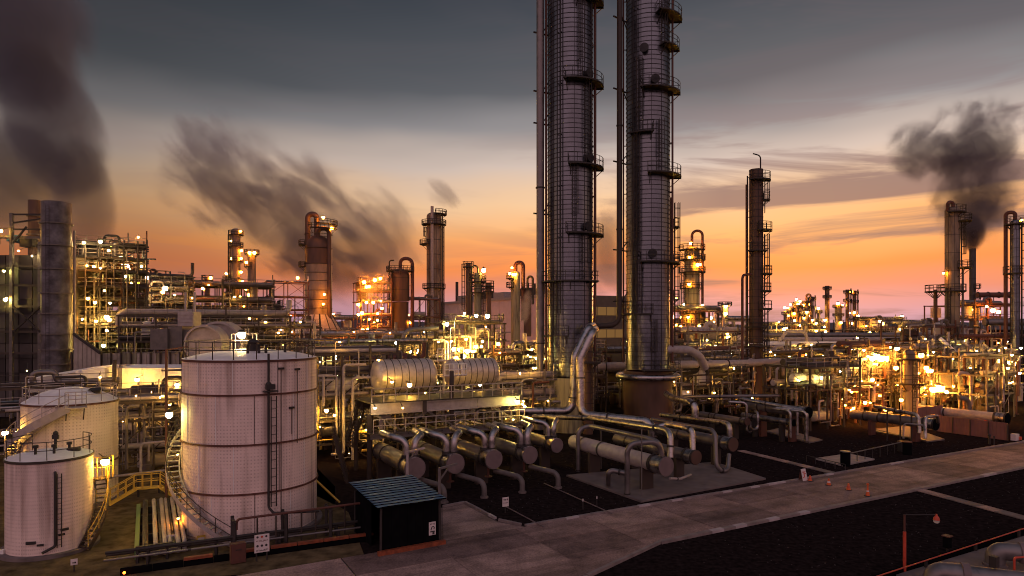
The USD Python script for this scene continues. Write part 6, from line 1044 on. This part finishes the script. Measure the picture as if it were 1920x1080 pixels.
# lamp post, bottom right
q = np.array([*P(1696, 0, 33.5)[:2], 0.0]); top = zat(965, 33.5); t = thing('lamp_post', 'thin red lamp post with a long arm and round globe, bottom right', 'street lamp', tuple(q))
G().cyl(q, q + Z * (top - .85), .075, 10).put('lower_pole', 'red_paint', t); G().cyl(q + Z * (top - .85), q + Z * top, .05, 10).put('upper_pole', 'rust_red', t); tip = q + Z * (top - .03) + np.array([1.62, .1, 0]); G().cyl(q + Z * top, tip, .025, 8).put('arm', 'dark_steel', t)
h = G().lathe([(.16, -.12), (.13, .0), (.06, .1), (.05, .18)], tip + np.array([.06, 0, -.15]), 14).put('lamp_head', 'red_paint', t); G().ball(tip + np.array([.06, 0, -.31]), .15).put('globe', 'glass_globe', h); G().tube([tip, tip + np.array([.08, 0, .02]), tip + np.array([.06, 0, -.12])], .03, 6).put('neck', 'rust_red', h)
# fat elbow pipes on the pad, bottom right
def elbow(label, q, direc, r, L, z0=.15):
    q = np.asarray(q, float); d_ = unit(direc); t = thing('fat_elbow', label, 'pipe', tuple(q)); zc = z0 + r * 1.75
    G().tube([q + Z * z0, q + Z * zc, q + Z * zc + d_ * r * 2.6], r, 26, bend=r * 1.6, segs=9).put('elbow', 'dull_metal', t)
    ax = frame(d_); G().lathe([(r, 0), (r * 1.17, .02), (r * 1.17, .02), (r * 1.17, .32), (r * 1.17, .32), (r, .34)], q + Z * zc + d_ * r * 2.25, 26, ax).put('collar', 'cap_pink', t)
    G().cyl(q + Z * zc + d_ * (r * 2.25 + .3), q + Z * zc + d_ * (r * 2.25 + .3 + L), r * .93, 26).put('pipe', 'dull_metal', t); G().lathe([(r * 1.25, z0), (r * 1.25, z0 + .12), (r * 1.25, z0 + .12), (r, z0 + .12)], q * (1, 1, 0), 26).put('base_flange', 'concrete', t); return t, q + Z * zc + d_ * (r * 2.25 + 1.3)
t, m1 = elbow('fat grey pipe elbow with a pink collar, nearest at the bottom right', GP(1752, 1110), (.93, -.35, 0), .47, 4)
G().box(m1 + Z * .75, (.3, .3, .5), GRID).put('junction_box', 'dark_steel', t)
elbow('second fat grey pipe elbow at the right edge of the bottom pad', GP(1866, 1066), (.93, -.35, 0), .45, 4)
q = m1 + np.array([1.0, .1, .6]); t = thing('red_valve', 'red lever valve on the nearer fat pipe at the bottom right', 'valve', tuple(q)); G().tube([q - Z * .3, q + Z * .3, q + Z * .3 + np.array([.75, 0, .05])], .05, 8, bend=.1).put('bracket', 'red_paint', t); ax = frame((.8, -.3, .5)); G().torus(q + np.array([.9, 0, .25]), .26, .05, 20, 8, ax).put('hand_wheel', 'red_paint', t); G().cyl(q + np.array([.85, 0, .0]), q + np.array([.92, 0, .3]), .1, 10).put('bonnet', 'rust_red', t)
pipe('thin orange-red pipe along the edge of the bottom right pad', [GP(1628, 1086, .5), GP(1935, 986, .5)], .032, None, 'red_paint', 8, (), [(0, .3), (0, .6), (0, .9)])
a, b = GP(1640, 1090), GP(1960, 986); dd = unit(b - a); L = np.linalg.norm(b - a); t = thing('curb_wall', 'low black wall behind the orange-red pipe at the bottom right', 'wall', tuple(a))
for k in range(12): G().box(a + dd * L * (k + .5) / 12 + Z * .12, (L / 12 - .02, .25, .26), (dd, np.cross(Z, dd), Z)).put('wall_block', 'black_wall', t)
q = GP(1776, 1042); t = thing('junction_post', 'small dark box on a post beside the orange-red pipe', 'cabinet', tuple(q)); G().bar(q, q + Z * .8, .08).put('post', 'dark_steel', t); G().box(q + Z * .75, (.32, .3, .6), GRID).put('box', 'black_wall', t); G().box(q + Z * 1.08, (.42, .4, .05), GRID).put('lid', 'rust_red', t)
# pebbles and bits on the gravel in front: uncountable
rgv = np.random.default_rng(4); g = G(); n_ = 1800; octv = np.array([(1, 0, 0), (-1, 0, 0), (0, 1, 0), (0, -1, 0), (0, 0, 1.0)]); octf = np.array([(0, 2, 4), (2, 1, 4), (1, 3, 4), (3, 0, 4)])
cnt = 0
while cnt < n_:
    x, y = rgv.uniform(-2, 60), rgv.uniform(30, 72); tt = np.dot(np.array([x, y, 0]) - RO, V); ss = np.dot(np.array([x, y, 0]) - RO, U)
    if -W_ROAD - .6 < tt < .5 or (ss < 5 and tt < 1) or (tt > 0 and ss < 0): continue
    r = rgv.uniform(.015, .05); g.add(octv * r * rgv.uniform(.6, 1.3, 3) + (x, y, -.03), octf, octv); cnt += 1
g.put('loose_stones', 'stone_grey', None, kind='stuff')
data(stage.GetPrimAtPath('/World/loose_stones'), label='scattered small stones lying on the black gravel', category='gravel')

# ------------------------------------------------------------------ smoke, steam and added lamp-glow mist
def smoke_material(name, col, dens, scale, lo, hi, stretch=(1, 1, 1), rot=(0, 0, 0), body=.55):
    n = {'tc': ('texture_coordinate', {}), 'g': ('geometry', {}), 'len': ('vector_math', {'math_type': 'length'}), 'fall': ('map_range', {'from_min': 1.0, 'from_max': .0, 'clamp': True}),
         'm': ('mapping', {'mapping_type': 'texture', 'scale': stretch, 'rotation': rot}), 'n': ('noise_texture', {'scale': scale, 'detail': 6.0, 'roughness': .58, 'distortion': 1.1}), 'sum': ('math', {'math_type': 'multiply_add', 'value2': body}),
         'cut': ('map_range', {'from_min': lo, 'from_max': hi, 'clamp': True, 'range_type': 'smoothstep'}), 'den': ('math', {'math_type': 'multiply', 'value2': dens}), 'edge': ('map_range', {'from_min': 0.0, 'from_max': .3, 'clamp': True, 'range_type': 'smoothstep'}), 'den2': ('math', {'math_type': 'multiply'}), 'v': ('principled_volume', {'color': col})}
    l = [('tc.object', 'len.vector1'), ('len.value', 'fall.value'), ('g.position', 'm.vector'), ('m.vector', 'n.vector'), ('fall.result', 'sum.value1'), ('n.fac', 'sum.value3'), ('sum.value', 'cut.value'), ('cut.result', 'den.value1'), ('fall.result', 'edge.value'), ('den.value', 'den2.value1'), ('edge.result', 'den2.value2'), ('den2.value', 'v.density')]
    MAT[name] = usdkit.material(stage, '/World/Looks/' + name, n, l, volume='v.volume')
smoke_material('smoke_brown', (.32, .33, .43), .10, .07, .57, .74, (1.0, 1.0, 2.6), (0, -.35, 0), .75)
smoke_material('smoke_lilac', (.50, .46, .56), .085, .11, .545, .76, (1.0, 1.0, 2.6), (0, -.8, 0), .34)
smoke_material('smoke_dark', (.29, .28, .36), .15, .14, .57, .74, (1, 1, 1.5), (0, .4, 0), .40)
smoke_material('smoke_root', (.32, .30, .38), .06, .12, .46, .85, (1, 1, 1.2), (0, 0, 0), .7)
smoke_material('smoke_neck', (.30, .24, .27), .55, .3, .2, .9, (1, 1, 1.6), (0, 0, 0), .8)
smoke_material('steam_pale', (.75, .68, .66), .35, .5, .5, .9)
smoke_material('steam_and_lamp_glow', (.8, .7, .6), .075, .16, .5, 1.0)  # steam over the orange frame; elsewhere mist added to give lamps a glow
def plume(label, mat, blobs, cat='smoke'):
    c0 = np.mean([P(b[0], b[1], b[4]) for b in blobs], 0); t = thing('smoke_plume' if cat == 'smoke' else 'steam_plume', label, cat, tuple(c0)); v, f = SPH
    for b in blobs:
        px, py, rx, rz, Y, rot = b[:6]; mt = b[6] if len(b) > 6 else mat; k = Y / F; path = t.path + '/' + numbered(t.path, 'puff'); m = UsdGeom.Mesh.Define(stage, path)
        m.CreatePointsAttr(Vt.Vec3fArray.FromNumpy(v.astype(np.float32))); m.CreateFaceVertexCountsAttr(Vt.IntArray.FromNumpy(np.full(len(f), 3, np.int32))); m.CreateFaceVertexIndicesAttr(Vt.IntArray.FromNumpy(f.astype(np.int32).ravel())); m.CreateSubdivisionSchemeAttr('none')
        c_ = P(px, py, Y) - t.loc; m.AddTranslateOp().Set(Gf.Vec3d(*map(float, c_))); m.AddRotateYOp().Set(float(rot)); m.AddScaleOp().Set(Gf.Vec3f(rx * k, max(rx, rz) * k * .6, rz * k)); UsdShade.MaterialBindingAPI.Apply(m.GetPrim()).Bind(MAT[mt])
import trimesh
_m = trimesh.creation.icosphere(2); SPH = (np.array(_m.vertices) * 1.03, np.array(_m.faces))
plume('huge brown-purple smoke plume rising and leaning left behind the sooty chimney', 'smoke_brown', [(160, 370, 44, 150, 150, -6), (100, 235, 92, 190, 150, -20), (20, 60, 170, 190, 150, -25), (20, 320, 140, 140, 155, -30)])
plume('torn lilac smoke drifting left in wisps above the domed vessel', 'smoke_lilac', [(690, 450, 140, 120, 230, 30), (560, 410, 170, 140, 230, 40), (410, 320, 140, 140, 230, 35), (610, 500, 130, 90, 230, 10)])
plume('dark billowing smoke pouring from the plain chimney on the right', 'smoke_dark', [(1823, 452, 11, 26, 190, 0, 'smoke_neck'), (1822, 436, 26, 40, 190, 0, 'smoke_neck'), (1830, 410, 66, 50, 190, 0, 'smoke_root'), (1835, 340, 110, 90, 190, 0, 'smoke_root'), (1826, 385, 100, 90, 190, 0), (1840, 270, 120, 110, 190, 0), (1735, 285, 90, 65, 190, 20)])
plume('faint bluish smoke drifting between the two tall columns', 'smoke_lilac', [(1140, 470, 60, 110, 220, 0)])
plume('small torn wisp above the tall bracketed tower', 'smoke_lilac', [(832, 362, 52, 32, 230, 20)])
plume('pale steam jet slanting up left of the warehouse wall', 'steam_pale', [(868, 586, 8, 30, 110, -25)], 'steam')
plume('pale steam wisp before the warehouse wall beside the tall pair', 'steam_pale', [(985, 580, 14, 42, 120, 10)], 'steam')
plume('orange glowing steam over the lamp-ablaze frame', 'steam_and_lamp_glow', [(700, 540, 44, 50, 158, 0)], 'steam')
plume('thin yellow mist added as lamp glow round the dazzling unit in the middle', 'steam_and_lamp_glow', [(873, 655, 52, 40, 91, 0)], 'steam')  # no steam here: mist put in so the lamps get a halo
plume('thin mist added as lamp glow round the blinding lamps at the right', 'steam_and_lamp_glow', [(1652, 672, 46, 34, 90, 0), (1757, 722, 40, 40, 91, 0)], 'steam')  # added puffs that imitate glow around these lamps, not a steam source
